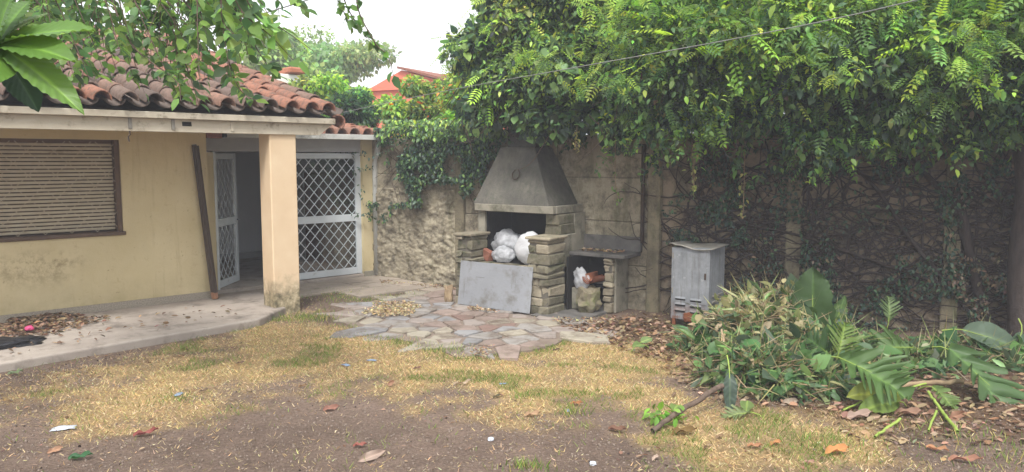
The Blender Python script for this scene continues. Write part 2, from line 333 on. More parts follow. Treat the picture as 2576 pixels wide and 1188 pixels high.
class B:
    def __init__(s): s.v = []; s.f = []
    def add(s, v, f):
        n = len(s.v); s.v += [tuple(map(float, p)) for p in v]; s.f += [tuple(i+n for i in q) for q in f]; return s
    def box(s, x0, x1, y0, y1, z0, z1):
        return s.add([(x0, y0, z0), (x1, y0, z0), (x1, y1, z0), (x0, y1, z0), (x0, y0, z1), (x1, y0, z1), (x1, y1, z1), (x0, y1, z1)],
                     [(0, 3, 2, 1), (4, 5, 6, 7), (0, 1, 5, 4), (1, 2, 6, 5), (2, 3, 7, 6), (3, 0, 4, 7)])
    def cbox(s, x0, x1, y0, y1, z0, z1, b=.01, j=0.0):
        """box with chamfered edges, optionally uneven: 44 triangles"""
        lo = (x0, y0, z0); hi = (x1, y1, z1); idx = {}; v = []
        b = min(b, .45*min(x1-x0, y1-y0, z1-z0))
        for c in range(8):
            sg = [(c >> k) & 1 for k in range(3)]; off = [random.uniform(-j, j) for _ in range(3)]
            for a in range(3):
                p = [(hi[k] if sg[k] else lo[k])+off[k] for k in range(3)]
                for k in range(3):
                    if k != a: p[k] += (-b if sg[k] else b)*(1+random.uniform(-.5, .5)*(j > 0))
                idx[c, a] = len(v); v.append(p)      # vertex on face normal to axis a
        f = []
        for a in range(3):
            o = [k for k in range(3) if k != a]
            for side in (0, 1):
                q = []
                for (p, r) in ((0, 0), (1, 0), (1, 1), (0, 1)): q.append(idx[(side << a)|(p << o[0])|(r << o[1]), a])
                f.append(tuple(q))
        for e in range(3):
            o = [k for k in range(3) if k != e]
            for p in (0, 1):
                for r in (0, 1):
                    c0 = (p << o[0])|(r << o[1]); c1 = c0|(1 << e); f.append((idx[c0, o[0]], idx[c1, o[0]], idx[c1, o[1]], idx[c0, o[1]]))
        for c in range(8): f.append((idx[c, 0], idx[c, 1], idx[c, 2]))
        return s.add(v, f)
    def prism(s, poly, z0, z1):
        n = len(poly)
        return s.add([(p[0], p[1], z0) for p in poly]+[(p[0], p[1], z1) for p in poly],
                     [tuple(range(n-1, -1, -1)), tuple(range(n, 2*n))]+[(i, (i+1) % n, n+(i+1) % n, n+i) for i in range(n)])
    def tube(s, pts, rad, n=6, cap=True):
        v, f = tube_np(np.array(pts, float), rad, n); return s.add(v, [tuple(q) for q in f]+([tuple(range(n-1, -1, -1)), tuple(range(len(v)-n, len(v)))] if cap else []))
    def mesh(s, name, mat, smooth=False, fix=True):
        me = bpy.data.meshes.new(name); me.from_pydata(s.v, [], s.f)
        if fix:
            import bmesh; bm = bmesh.new(); bm.from_mesh(me); bmesh.ops.recalc_face_normals(bm, faces=bm.faces[:]); bm.to_mesh(me); bm.free()
        if smooth: me.polygons.foreach_set('use_smooth', [True]*len(me.polygons))
        me.update(); me.materials.append(M[mat]); return me
    def obj(s, name, mat, parent=None, smooth=False, loc=None, rot=None, **k):
        o = bpy.data.objects.new(name, s.mesh(name, mat, smooth))
        if loc is not None: o.location = loc
        if rot is not None: o.rotation_euler = rot
        return add(o, parent, **k)
def tube_np(P, rad, n=6):
    P = np.asarray(P, float); m = len(P); rad = np.asarray(rad, float)
    rad = np.full(m, float(rad)) if rad.ndim == 0 else np.interp(np.linspace(0, 1, m), np.linspace(0, 1, len(rad)), rad)
    T = np.gradient(P, axis=0); T /= np.linalg.norm(T, axis=1, keepdims=True)+1e-9
    up = np.where(np.abs(T[:, 2:3]) > .9, np.array([[1., 0, 0]]), np.array([[0, 0, 1.]]))
    A = np.cross(T, up); A /= np.linalg.norm(A, axis=1, keepdims=True)+1e-9; Bn = np.cross(T, A)
    a = np.arange(n)*2*math.pi/n
    V = P[:, None]+rad[:, None, None]*(np.cos(a)[None, :, None]*A[:, None]+np.sin(a)[None, :, None]*Bn[:, None])
    i = np.arange(m-1)[:, None]*n; k = np.arange(n)[None]; k2 = (k+1) % n
    Fq = np.stack([i+k, i+k2, i+n+k2, i+n+k], -1).reshape(-1, 4)
    return V.reshape(-1, 3), Fq
def tubes_np(lst, n=5):
    Vs, Fs, o = [], [], 0
    for P, r in lst:
        v, f = tube_np(P, r, n); Vs.append(v); Fs.append(f+o); o += len(v)
    return np.concatenate(Vs), [np.concatenate(Fs)]
def smooth_path(pts, n=12):
    """Catmull-Rom through control points"""
    P = np.array(pts, float); P = np.vstack([2*P[0]-P[1], P, 2*P[-1]-P[-2]]); out = []
    segs = len(P)-3
    for i in range(segs):
        t = np.linspace(0, 1, max(2, n//segs+1), endpoint=(i == segs-1))[:, None]
        a, b, c, d = P[i:i+4]
        out.append(.5*((2*b)+(-a+c)*t+(2*a-5*b+4*c-d)*t**2+(-a+3*b-3*c+d)*t**3))
    return np.vstack(out)

# ------------------------------------------------------------------ leaves
def _tpl(v, f): return np.array(v, float), [np.array(q, int) for q in f]
T_DIA = _tpl([(0, 0, 0), (.45, .3, .08), (1, 0, -.06), (.45, -.3, .08)], [[(0, 2, 1), (0, 3, 2)]])
T_OVA = _tpl([(0, 0, 0), (.28, .24, .07), (.28, -.24, .07), (.64, .22, .04), (.64, -.22, .04), (1, 0, -.14), (.3, 0, 0), (.65, 0, -.03)],
             [[(0, 6, 1), (0, 2, 6), (7, 5, 3), (7, 4, 5)], [(6, 7, 3, 1), (6, 2, 4, 7)]])
T_HEART = _tpl([(0, 0, 0), (-.14, .2, .03), (.02, .42, .06), (.36, .46, .05), (.7, .26, .0), (1, 0, -.1), (.7, -.26, 0), (.36, -.46, .05), (.02, -.42, .06), (-.14, -.2, .03), (.5, 0, -.02)],
               [[(0, 2, 1), (0, 10, 2), (10, 3, 2), (10, 4, 3), (10, 5, 4), (10, 6, 5), (10, 7, 6), (10, 8, 7), (0, 8, 10), (0, 9, 8)]])
def _pinnate(k=6):
    v, f = [], []
    def lf(px, py, dx, dy, L, w):
        n = len(v); a = np.array([px, py]); d = np.array([dx, dy]); d = d/np.hypot(*d); q = np.array([-d[1], d[0]])
        zz = -.12*px*px
        for c, e, z in ((0, 0, 0), (.45, w, .012), (1, 0, -.03), (.45, -w, .012)):
            p = a+d*L*c+q*L*e; v.append((p[0], p[1], zz+z-.1*abs(p[1])))
        f.extend([(n, n+2, n+1), (n, n+3, n+2)])
    for i in range(k):
        t = .16+.72*i/(k-1); L = .25*(1-.35*abs(t-.45)*1.6)
        for s in (-1, 1): lf(t, 0, .45, s*1.0, L, .2)
    lf(.9, 0, 1, 0, .22, .2)
    n = len(v); v += [(0, -.006, 0), (0, .006, 0), (.92, 0, -.1)]; f.append((n, n+2, n+1))
    return _tpl(v, [f])
T_PIN = _pinnate()
T_BLADE = _tpl([(0, -.5, 0), (0, .5, 0), (.6, .35, 0), (.6, -.35, 0), (1, 0, 0)], [[(3, 2, 4)], [(0, 1, 2, 3)]])
T_DRY = _tpl([(0, 0, 0), (.3, .26, .16), (.3, -.24, .05), (.68, .2, .2), (.68, -.24, .1), (1, .02, .1), (.32, 0, 0), (.66, 0, .05)],
             [[(0, 6, 1), (0, 2, 6), (7, 5, 3), (7, 4, 5)], [(6, 7, 3, 1), (6, 2, 4, 7)]])
def nrm(a): return a/(np.linalg.norm(a, axis=-1, keepdims=True)+1e-9)
def scatter(tpl, P, D, N, L, W=1.0):
    tv, tf = tpl; n = len(P); D = nrm(D); Y = nrm(np.cross(N, D)); Z = np.cross(D, Y)
    L = np.broadcast_to(np.asarray(L, float), (n,)); W = np.broadcast_to(np.asarray(W, float), (n,))
    V = P[:, None]+L[:, None, None]*(tv[None, :, 0:1]*D[:, None]+W[:, None, None]*tv[None, :, 1:2]*Y[:, None]+tv[None, :, 2:3]*Z[:, None])
    o = (np.arange(n)*len(tv))[:, None, None]
    return V.reshape(-1, 3), [(f[None]+o).reshape(-1, f.shape[1]) for f in tf], len(tv)
def leaf_obj(name, tpl, P, D, N, L, C, mat, parent=None, W=1.0, **k):
    V, F, nv = scatter(tpl, P, D, N, L, W)
    return onp(name, V, F, mat, parent, False, np.repeat(C, nv, 0), **k)
def merge_leaf(name, parts, mat, parent=None, **k):
    """parts: (tpl,P,D,N,L,C,W) joined in one mesh"""
    Vs, Fs, Cs, o = [], [], [], 0
    for tpl, P, D, N, L, C, W in parts:
        V, F, nv = scatter(tpl, P, D, N, L, W); Vs.append(V); Fs += [f+o for f in F]; Cs.append(np.repeat(C, nv, 0)); o += len(V)
    return onp(name, np.concatenate(Vs), Fs, mat, parent, False, np.concatenate(Cs), **k)
def rv(n): return nrm(rng.normal(size=(n, 3)))
def pal(n, cols, w=None, jit=.25):
    c = np.array(cols)[rng.choice(len(cols), n, p=w)]; return np.clip(c*(1+rng.normal(0, jit, (n, 1)))*(1+rng.normal(0, .08, (n, 3))), .004, .9)
def blob(c, r, n, shell=.35):
    """points in the outer shell of an ellipsoid with outward normals"""
    d = rv(n); r = np.asarray(r, float)*np.ones(3); k = 1-shell*rng.random((n, 1))**1.5
    return np.asarray(c)+d*r*k, nrm(d/r)
def hang(O, n, out=.6, down=.7, jit=.6, up=.7):
    """direction and normal for leaves on a surface with outward O"""
    D = nrm(O*out+np.array([0, 0, -down*.8])+rng.normal(0, jit, (n, 3))); N = nrm(O*.45+np.array([0, 0, up*1.15])+rng.normal(0, jit*.7, (n, 3))); return D, N
# ================================================================== GROUND
def gp(lst, z=0.0): return [tuple(G(u, v, z)[:2]) for u, v in lst]
STRAW = gp([(40, 1045), (180, 985), (330, 935), (520, 862), (640, 822), (760, 800), (850, 838), (985, 868), (1090, 888), (1150, 905), (1290, 900), (1400, 862), (1560, 850), (1640, 885), (1720, 960), (1830, 1010), (2030, 1050),
            (2160, 1075), (2150, 1120), (1900, 1140), (1700, 1112), (1600, 1075), (1440, 1040), (1300, 1000), (1200, 975), (1010, 968), (860, 972), (740, 988), (600, 1000), (480, 1030), (330, 1060), (180, 1075)])
PATIO = gp([(815, 792), (905, 762), (1010, 738), (1165, 748), (1170, 770), (1345, 798), (1540, 800), (1525, 822), (1440, 846), (1405, 868), (1340, 884), (1150, 902), (1085, 876), (985, 852), (880, 824)])
SLABP = [tuple(HW(-9, .0)[:2]), tuple(HW(.72, 0)[:2]), tuple(HW(.74, -1.0)[:2]), tuple(HW(.66, -1.2)[:2]), tuple(G(652, 802, .1)[:2]), tuple(G(520, 825, .1)[:2]), tuple(G(330, 857, .1)[:2]), tuple(G(120, 893, .1)[:2]), tuple(G(0, 914, .1)[:2]), tuple(G(-300, 966, .1)[:2])]
LITTER = gp([(1400, 800), (1540, 800), (1640, 790), (1760, 800), (2300, 850), (2700, 860), (2700, 1120), (2250, 1080), (2100, 1060), (1900, 1010), (1700, 930), (1600, 880), (1480, 860)])
def edges(a, b, step, far):
    fine = np.arange(a, b+1e-6, step); k = np.geomspace(step*2, far, 26)
    return np.concatenate([(a-k)[::-1], fine, b+k])
gx, gy = edges(-8.5, 8.0, .06, 260), edges(3.2, 14.5, .06, 260)
X, Y = np.meshgrid(gx, gy); Xf, Yf = X.ravel(), Y.ravel()
fine = np.hypot(Xf, Yf-8) < 18
def ground_z(x, y):
    d = np.exp(-(np.maximum(np.hypot(x, y-8)-9, 0)/6)**2)
    return ((fbm(x, y, .35, 3)-.5)*.05+(fbm(x, y, 3.0, 4)-.5)*.022)*d
def straw_mask(x, y):
    d = dpoly(x, y, STRAW)+.12; return sstep(-.45, .4, d+(fbm(x, y, 1.3, 4)-.5)*1.8+(fbm(x+9, y, 5., 3)-.5)*.9)
def litter_mask(x, y): return sstep(-.3, .35, dpoly(x, y, LITTER)+(fbm(x+40, y, 2.2, 4)-.5)*.9)
Z = ground_z(Xf, Yf)
inp = np.zeros(len(Xf)); inp[fine] = np.maximum(sstep(.02, .22, dpoly(Xf[fine], Yf[fine], PATIO)+(fbm(Xf[fine], Yf[fine], 3., 3)-.5)*.4), sstep(-.02, .1, dpoly(Xf[fine], Yf[fine], SLABP)))
Z = Z*(1-inp)-.03*inp
sm = np.zeros(len(Xf)); sm[fine] = straw_mask(Xf[fine], Yf[fine]); lm = np.zeros(len(Xf)); lm[fine] = litter_mask(Xf[fine], Yf[fine])
soil, strawc, litc = np.array(srgb(126, 108, 96)), np.array(srgb(186, 158, 108)), np.array(srgb(108, 86, 68))
nz = fbm(Xf, Yf, 1.7, 5)[:, None]; C = soil*(1+(nz-.5)*.5)
sm2 = (sm*np.clip(.35+1.1*fbm(Xf+31, Yf, 2.6, 4), 0, 1))[:, None]; C = C*(1-.8*sm2)+strawc*.8*sm2; C = C*(1-.8*lm[:, None])+litc*.8*lm[:, None]
nx, ny = len(gx), len(gy); i = (np.arange(ny-1)[:, None]*nx+np.arange(nx-1)[None]).ravel()
ground = onp('ground', np.stack([Xf, Yf, Z], 1), [np.stack([i, i+1, i+nx+1, i+nx], 1)], 'ground', None, True, C, kind='structure')
def gz(x, y): return float(ground_z(np.array([x]), np.array([y]))[0])
def onG(u, v, dz=0.0):
    p = G(u, v); p[2] = gz(p[0], p[1])+dz; return p

# cement path along the house and flagstone patio
slab = thing('path', 'cement path', 'path'); slab.pop('label'); slab.pop('category'); slab['kind'] = 'structure'
b = B(); P = np.array(SLABP)
b.prism([tuple(p) for p in P], -.1, .1); so = b.obj('path_slab', 'slab', slab)
bv = so.modifiers.new('edge', 'BEVEL'); bv.width = .025; bv.segments = 3; bv.limit_method = 'ANGLE'

def clip(poly, n, c):
    out = []
    for i in range(len(poly)):
        a, bb = poly[i], poly[(i+1) % len(poly)]; da, db = a@n-c, bb@n-c
        if da <= 0: out.append(a)
        if da*db < 0: out.append(a+(bb-a)*(da/(da-db)))
    return out
def in_one(p, poly): return bool(inpoly(np.array([p[0]]), np.array([p[1]]), poly)[0])
patio = bpy.data.objects.new('patio', None); add(patio, kind='structure')
pp = np.array(PATIO); b = B(); cp_ = pp.mean(0); b.prism([tuple(cp_+(p-cp_)*.97) for p in pp], -.08, .002); b.obj('mortar_bed', 'bed', patio)
pts = []
lo, hi = pp.min(0), pp.max(0)
for _ in range(9000):
    p = lo+(hi-lo)*rng.random(2)
    if not in_one(p, PATIO): continue
    if all(np.hypot(*(p-q)) > .2+.2*rng.random()**1.5 for q in pts): pts.append(p)
pts = np.array(pts)
for a in pts:
    d = np.hypot(*(pts-a).T); near = pts[np.argsort(d)[1:14]]
    poly = [a+np.array(v)*.42 for v in ((-1, -1), (1, -1), (1, 1), (-1, 1))]
    for q in near:
        n = (q-a)/np.hypot(*(q-a)); poly = clip(poly, n, ((a+q)/2)@n-.014-.008*rng.random())
        if len(poly) < 3: break
    if len(poly) < 3 or sum(in_one(p, PATIO) for p in poly) < len(poly)*.45: continue
    c = np.mean(poly, 0); poly = [c+(p-c)*(1-.06*rng.random()) for p in poly]
    h = .006+.026*rng.random(); b = B(); n = len(poly); k = .9
    lo_ = [(*(p-c), -.03) for p in poly]; up_ = [(*(p-c), h-.008) for p in poly]; k = .93; tp = [(*((p-c)*k), h+rng.normal(0, .0025)) for p in poly]
    b.add(lo_+up_+tp, [tuple(range(2*n, 3*n))]+[(i, (i+1) % n, n+(i+1) % n, n+i) for i in range(n)]+[(n+i, n+(i+1) % n, 2*n+(i+1) % n, 2*n+i) for i in range(n)])
    red = np.exp(-((c-G(1215, 805)[:2])**2).sum()/.25)
    kk = int(rng.choice([2, 5])) if rng.random() < red else int(rng.choice([0, 1, 3, 4, 1, 0, 4, 2]))
    b.obj('flagstone', 'flag%d' % kk, patio, loc=(c[0], c[1], 0))
# long cement strips before the door
for r in range(6):
    y1 = .60-.335*r; y0 = y1-.318
    xs = [-.1+.2*(r % 2)] if r < 3 else [1.0]
    x = xs[0]+ (0.8 if r > 0 else 0)
    while x < 3.15+.0*r:
        L = random.uniform(1.0, 1.7); x2 = min(x+L, 3.3)
        mid = HW((x+x2)/2, (y0+y1)/2)
        if not in_one(mid[:2], PATIO) and not in_one(mid[:2], SLABP) and x2-x > .15:
            b = B(); b.cbox(x, x2-.012, y0, y1, -.06, .036+random.uniform(-.006, .006), .008, .002)
            b.obj('cement_strip', 'strip', patio, loc=(*HA, 0), rot=(0, 0, HT))
        x = x2

# ================================================================== HOUSE
house = thing('house', 'ochre plastered house with tiled porch roof, roller shutter and white lattice doors', 'house', (*HA, 0), HT)
wx1, wz1 = HL(300, 352, 0); _, wz0 = HL(300, 583, 0); wx0 = -3.9
b = B(); b.box(-8, wx0, 0, .2, 0, 2.95); b.box(wx1, 0, 0, .2, 0, 2.95); b.box(wx0, wx1, 0, .2, 0, wz0); b.box(wx0, wx1, 0, .2, wz1, 2.95); b.box(-.2, 0, .2, .9, 0, 3.2)
b.obj('wall', 'plaster', house)
b = B(); b.box(-8, .012, -.014, -.001, .08, .195); b.obj('plinth', 'granite', house)
win = B().box(wx0, wx0+.05, .1, .16, wz0, wz1).box(wx1-.06, wx1, .03, .16, wz0, wz1).box(wx0+.05, wx1-.06, .1, .16, wz1-.05, wz1).obj('window', 'woodframe', house)
B().cbox(wx0-.03, wx1+.02, -.035, .15, wz0-.045, wz0+.005, .006).obj('sill', 'woodframe', win)
zs = wz1-.051; k = 0
while zs > wz0+.02:
    h = .048
    B().cbox(wx0+.055, wx1-.065, .113+random.uniform(0, .006), .135, zs-h+.013, zs, .006).obj('slat', 'shutter', win); zs -= h; k += 1
B().box(wx0-.1, wx1+.1, .201, .22, wz0-.1, wz1+.1).obj('slat_backing', 'post', win)  # dark sheet added to block light and keep the slat gaps dark
def lattice(bb, x0, x1, z0, z1, dx, dz, y, r, off=0.0):
    """diagonal bars clipped to a rectangle"""
    sl = dz/dx; n = int((x1-x0)/dx+(z1-z0)/dz)+3
    for s in (1, -1):
        for k in range(-n, n+1):
            xa = x0+k*dx+off; pts = []
            z_at = lambda x: z0+s*sl*(x-xa)
            lo_, hi_ = max(x0, min(xa+s*0, xa+s*(z1-z0)/sl*1)), min(x1, max(xa, xa+s*(z1-z0)/sl))
            if hi_-lo_ < .01: continue
            p, q = (lo_, z_at(lo_)), (hi_, z_at(hi_)); d = np.array([q[0]-p[0], q[1]-p[1]]); L = np.hypot(*d); d /= L; m = np.array([-d[1], d[0]])*r
            yy = y+(.0025*s)
            v = []
            for yv in (yy-r*.6, yy+r*.6):
                for e, sg in ((p, 1), (p, -1), (q, -1), (q, 1)): v.append((e[0]+sg*m[0], yv, e[1]+sg*m[1]))
            bb.add(v, [(0, 1, 2, 3), (7, 6, 5, 4), (0, 4, 5, 1), (1, 5, 6, 2), (2, 6, 7, 3), (3, 7, 4, 0)])
    return bb
lattice(B(), wx0+.05, wx1-.055, wz0+.01, wz1-.03, .30, .30, .06, .003).obj('security_grille', 'shutter', win)
# pillar, beam, fascia
pil = B(); pil.cbox(.303, .683, -1.37, -1.04, -.05, 2.44, .012); pil.obj('pillar', 'pillar', house)
B().add([(-8, -1.40, 2.425), (1.02, -1.40, 2.425), (1.02, -1.26, 2.425), (-8, -1.26, 2.425), (-8, -1.40, 2.575), (1.22, -1.40, 2.575), (1.22, -1.26, 2.575), (-8, -1.26, 2.575)],
        [(0, 3, 2, 1), (4, 5, 6, 7), (0, 1, 5, 4), (1, 2, 6, 5), (2, 3, 7, 6), (3, 0, 4, 7)]).obj('beam', 'whitew', house)
B().cbox(-8, 1.24, -1.46, -1.25, 2.578, 2.655, .006).obj('fascia_board', 'whitew', house)
for u in (328, 436, 585):
    x, z = HL(u, 320, -1.41); B().cbox(x-.02, x+.02, -1.412, -1.401, 2.45, 2.572, .003).obj('bracket', 'galv_dark' if u != 585 else 'whitew', house)
x, z = HL(328, 345, -1.41); B().tube([(x, -1.39, 2.45), (x+.005, -1.395, 2.38), (x-.02, -1.40, 2.36), (x-.012, -1.40, 2.30)], .008, 6).obj('hook', 'iron', house)
x, z = HL(470, 322, -1.405); B().cbox(x-.05, x+.06, -1.404, -1.4015, 2.50, 2.545, .004, .006).obj('peeled_patch', 'soot_shade', house)
TS = .27                                           # roof slope
def rz_(y): return 2.675+TS*(y+1.50)
B().add([(-8, -1.25, rz_(-1.25)-.10), (1.2, -1.25, rz_(-1.25)-.10), (1.2, 4.9, rz_(4.9)-.10), (-8, 4.9, rz_(4.9)-.10), (-8, -1.25, rz_(-1.25)-.06), (1.2, -1.25, rz_(-1.25)-.06), (1.2, 4.9, rz_(4.9)-.06), (-8, 4.9, rz_(4.9)-.06)],
        [(0, 3, 2, 1), (4, 5, 6, 7), (0, 1, 5, 4), (1, 2, 6, 5), (2, 3, 7, 6), (3, 0, 4, 7)]).obj('roof_deck', 'post', house)  # dark deck colour stands in for shade inside the tile mouths
B().box(-8, 1.15, -1.25, -.002, 2.585, 2.60).obj('porch_ceiling', 'whitew', house)
B().add([(.95, .2, 2.7), (1.15, .2, 2.7), (1.15, 4.8, 2.7), (.95, 4.8, 2.7), (.95, .2, 2.98), (1.15, .2, 2.98), (1.15, 4.8, rz_(4.8)-.12), (.95, 4.8, rz_(4.8)-.12)],
        [(0, 3, 2, 1), (4, 5, 6, 7), (0, 1, 5, 4), (1, 2, 6, 5), (2, 3, 7, 6), (3, 0, 4, 7)]).obj('gable', 'plaster', house)
# roof tiles
def tile_mesh(name, L=.52, r0=.118, r1=.098, up=1, mat='tile_old', seg=7, th=.018):
    v, f = [], []
    for (yy, rr) in ((0, r0), (L, r1)):
        for q in (rr, rr-th):
            for i in range(seg+1):
                a = math.pi*i/seg; v.append((q*math.cos(a), yy, up*q*(1.12 if up > 0 else .8)*math.sin(a)))
    n = seg+1
    for i in range(seg):
        f += [(i, i+1, 2*n+i+1, 2*n+i), (n+i+1, n+i, 3*n+i, 3*n+i+1), (i+1, i, n+i, n+i+1)]
    b = B(); b.add(v, f); return b.mesh(name, mat, True)
ang = math.atan(TS); PIT, EXP = .285, .44
tmesh = {k: [tile_mesh('roof_tile', .54+.01*j, .112-.003*j, .092+.003*j, 1, k) for j in range(3)] for k in ('tile_old', 'tile_red', 'tile_orange')}
pan = tile_mesh('pan_tile', .54, .108, .102, -1, 'tile_old')
cover = []
for i in range(26):
    for j in range(14):
        cover.append((1.12-i*PIT, -1.50+j*EXP, i, j))
def campx(p):
    d = np.asarray(p)-EYE; w = d@_F; return CX+d@_Rt/w*FPX, CY-d@_U/w*FPX, w
inview = []
for x, y, i, j in cover:
    u, v, w = campx(HW(x, y+.2, rz_(y)+.1)); inview.append((0 if -60 < u < 2600 and v > -60 else 1, w, x, y, i, j))
inview.sort()
def joined(name, items, mesh, mat, parent, **k):
    vv = np.array([p.co for p in mesh.vertices]); ff = [tuple(p.vertices) for p in mesh.polygons]; ff = np.array(ff)
    Vs, Fs = [], []
    for q, mtx in enumerate(items):
        Vs.append(vv@np.array(mtx.to_3x3()).T+np.array(mtx.translation)); Fs.append(ff+q*len(vv))
    return onp(name, np.concatenate(Vs), [np.concatenate(Fs)], mat, parent, True, **k)
rest = []
for n, (out, w, x, y, i, j) in enumerate(inview):
    jx, jz, jr = random.uniform(-.014, .014), random.uniform(-.006, .006), random.uniform(-.045, .045)
    loc = (x+jx, y-.03+random.uniform(-.03, .03), rz_(y)+.082+jz); rot = (ang-.035+random.uniform(-.012, .012), random.uniform(-.05, .05), jr)
    if n < 285 and not out:
        k = 'tile_red' if (i < 3 and random.random() < .75) or random.random() < .22 else 'tile_old'
        o = bpy.data.objects.new('roof_tile', random.choice(tmesh[k])); o.location = loc; o.rotation_euler = rot; add(o, house)
    else: rest.append(Matrix.Translation(loc)@Matrix.Rotation(jr, 4, 'Z')@Matrix.Rotation(rot[0], 4, 'X'))
if rest: joined('far_roof_tile', rest, tmesh['tile_old'][0], 'tile_old', house, kind='stuff')
pans = [Matrix.Translation((1.12-PIT/2-i*PIT+random.uniform(-.01, .01), -1.47+j*EXP, rz_(-1.47+j*EXP)+.10))@Matrix.Rotation(ang-.03, 4, 'X') for i in range(-1, 26) for j in range(14)]
joined('pan_tile', pans, pan, 'tile_old', house, kind='stuff')
rid = [Matrix.Translation((1.3-.42*i, 4.78, rz_(4.78)+.06))@Matrix.Rotation(R(90), 4, 'Z') for i in range(24)]
joined('ridge_tile', rid, tmesh['tile_old'][1], 'tile_old', house, kind='stuff')
# verge: one closing tile under the end of the last column
o = bpy.data.objects.new('verge_tile', tmesh['tile_red'][0]); o.location = (1.27, -1.45, 2.60); o.rotation_euler = (ang, .9, 0); add(o, house)
# higher roof behind
B().box(-9, -3.3, 5.4, 9.5, 2.0, 4.75).obj('upper_wall', 'plaster', house)
up = [Matrix.Translation((-3.2-i*PIT, 5.0+j*EXP, 4.75+.42*j*EXP))@Matrix.Rotation(math.atan(.42)-.03, 4, 'X') for i in range(18) for j in range(9)]
joined('upper_roof_tile', up, tmesh['tile_orange'][0], 'tile_orange', house, kind='stuff')
B().add([(-8.6, 5.0, 4.70), (-3.2, 5.0, 4.70), (-3.2, 9.2, 6.45), (-8.6, 9.2, 6.45)], [(0, 1, 2, 3)]).obj('upper_roof_deck', 'tile_orange', house)
# chimney
cx_, cz_ = HL(718, 200, 5.6)
B().cbox(cx_-.25, cx_+.25, 5.4, 5.85, 2.5, cz_+.1, .01).obj('chimney', 'whitewall', house)
B().cbox(cx_-.05, cx_+.36, 5.3, 5.95, cz_+.12, cz_+.26, .03).obj('chimney_cap', 'terracotta', house)
# annex with the doors
AY = .67
B().box(0, .36, AY, AY+.14, 0, 2.2).obj('door_pier', 'plaster', house); B().box(2.93, 3.14, AY-.07, AY+.14, 0, 2.45).obj('door_pier', 'plaster', house)
B().cbox(2.93, 3.15, AY-.085, AY+.15, 0, .13, .006).obj('pier_base', 'block', house)
B().box(.002, 3.14, AY-.02, AY+.14, 2.215, 2.50).obj('lintel', 'grey_lintel', house)
B().cbox(.02, .26, .05, .25, 2.40, 2.50, .008, .004).obj('brick', 'brick', house); B().cbox(.27, .34, .06, .25, 2.41, 2.50, .01, .005).obj('brick', 'soot_shade', house)
B().cbox(-.02, 3.12, AY-.06, AY+.5, .0, .085, .01).obj('threshold', 'slab', house)
ge, gzz = HL(967, 356, .36)
B().cbox(.30, ge, .262, .40, 2.425, 2.475, .006).cbox(.28, ge+.012, .252, .272, 2.42, 2.505, .004).obj('gutter', 'gutter', house)
px_, pz_ = HL(946, 560, AY-.12)
dp = [(ge-.1, .34, 2.42), (ge-.12, .36, 2.36), (px_+.02, AY-.13, 2.14), (px_, AY-.12, 2.02), (px_, AY-.12, .06)]
B().tube(dp, .05, 10).obj('downpipe', 'gutter', house, True)
def leaf_door(name, w, h, parent, mat_, col=True, mid=.47):
    o = bpy.data.objects.new(name, None); add(o, parent); st, ra = .085, .09
    for xa in (0, w-st): B().cbox(xa, xa+st, 0, .045, 0, h, .005).obj('stile', mat_, o)
    for za, zb in ((0, ra+.02), (h-ra, h), (h*mid-.03, h*mid+ra)): B().cbox(st, w-st, .002, .043, za, zb, .004).obj('rail', mat_, o)
    b = B(); lattice(b, st, w-st, ra+.02, h*mid-.02, .18, .20, .022, .0054); lattice(b, st, w-st, h*mid+ra, h-ra, .18, .20, .022, .0054); b.obj('lattice', mat_, o)
    return o
d = leaf_door('door', .88, 2.1, house, 'white'); d.location = (.39, AY+.05, .09); d.rotation_euler = (0, 0, R(46))
B().tube([(.82, -.01, 1.02), (.82, -.045, 1.02), (.76, -.05, 1.02)], .012, 6).obj('handle', 'galv', d, True)
s2 = leaf_door('screen', 1.32, 2.1, house, 'white', mid=.455); s2.location = (1.60, AY, .095)
B().box(.08, 1.24, .034, .038, .1, 2.0).obj('pane', 'glass', s2)
for xa, xb in ((1.53, 1.597), (2.921, 2.93), (.36, .39)): B().box(xa, xb, AY-.006, AY+.1, .085, 2.213).obj('door_frame', 'white', house)
# room behind
b = B(); b.box(-.6, 3.5, 4.2, 4.3, .0, 2.6); b.box(3.2, 3.3, AY+.15, 4.2, 0, 2.6); b.box(-.7, -.6, .95, 4.2, 0, 2.6); b.box(-.7, 3.3, AY+.15, 4.3, 2.5, 2.6); b.box(1.0, 1.08, 3.0, 4.2, 0, 2.5); b.obj('room_wall', 'interior', house)
B().box(-.6, 3.2, AY+.5, 4.2, -.02, .075).obj('room_floor', 'slab', house)
B().box(1.09, 3.2, 4.14, 4.198, .075, .2).obj('skirting', 'grey_lintel', house); B().box(-.59, .99, 4.14, 4.198, .075, .2).obj('skirting', 'grey_lintel', house)
# low roof over the annex
an = [Matrix.Translation((.55+i*.235, .40+j*.42, 2.505+.13*j*.42))@Matrix.Rotation(math.atan(.13)-.03, 4, 'X') for i in range(1, 12) for j in range(1, 9)]
joined('annex_roof_tile', an, tmesh['tile_red'][0], 'tile_red', house, kind='stuff')
for i in range(2, 12):
    o = bpy.data.objects.new('roof_tile', tmesh['tile_red'][i % 3]); o.location = (.55+i*.235, .37+random.uniform(-.02, .03), 2.505); o.rotation_euler = (math.atan(.13)-.03, random.uniform(-.1, .1), random.uniform(-.06, .06)); add(o, house)
B().box(.3, 3.25, .42, 4.3, 2.50, 2.515).obj('annex_deck', 'brick', house)

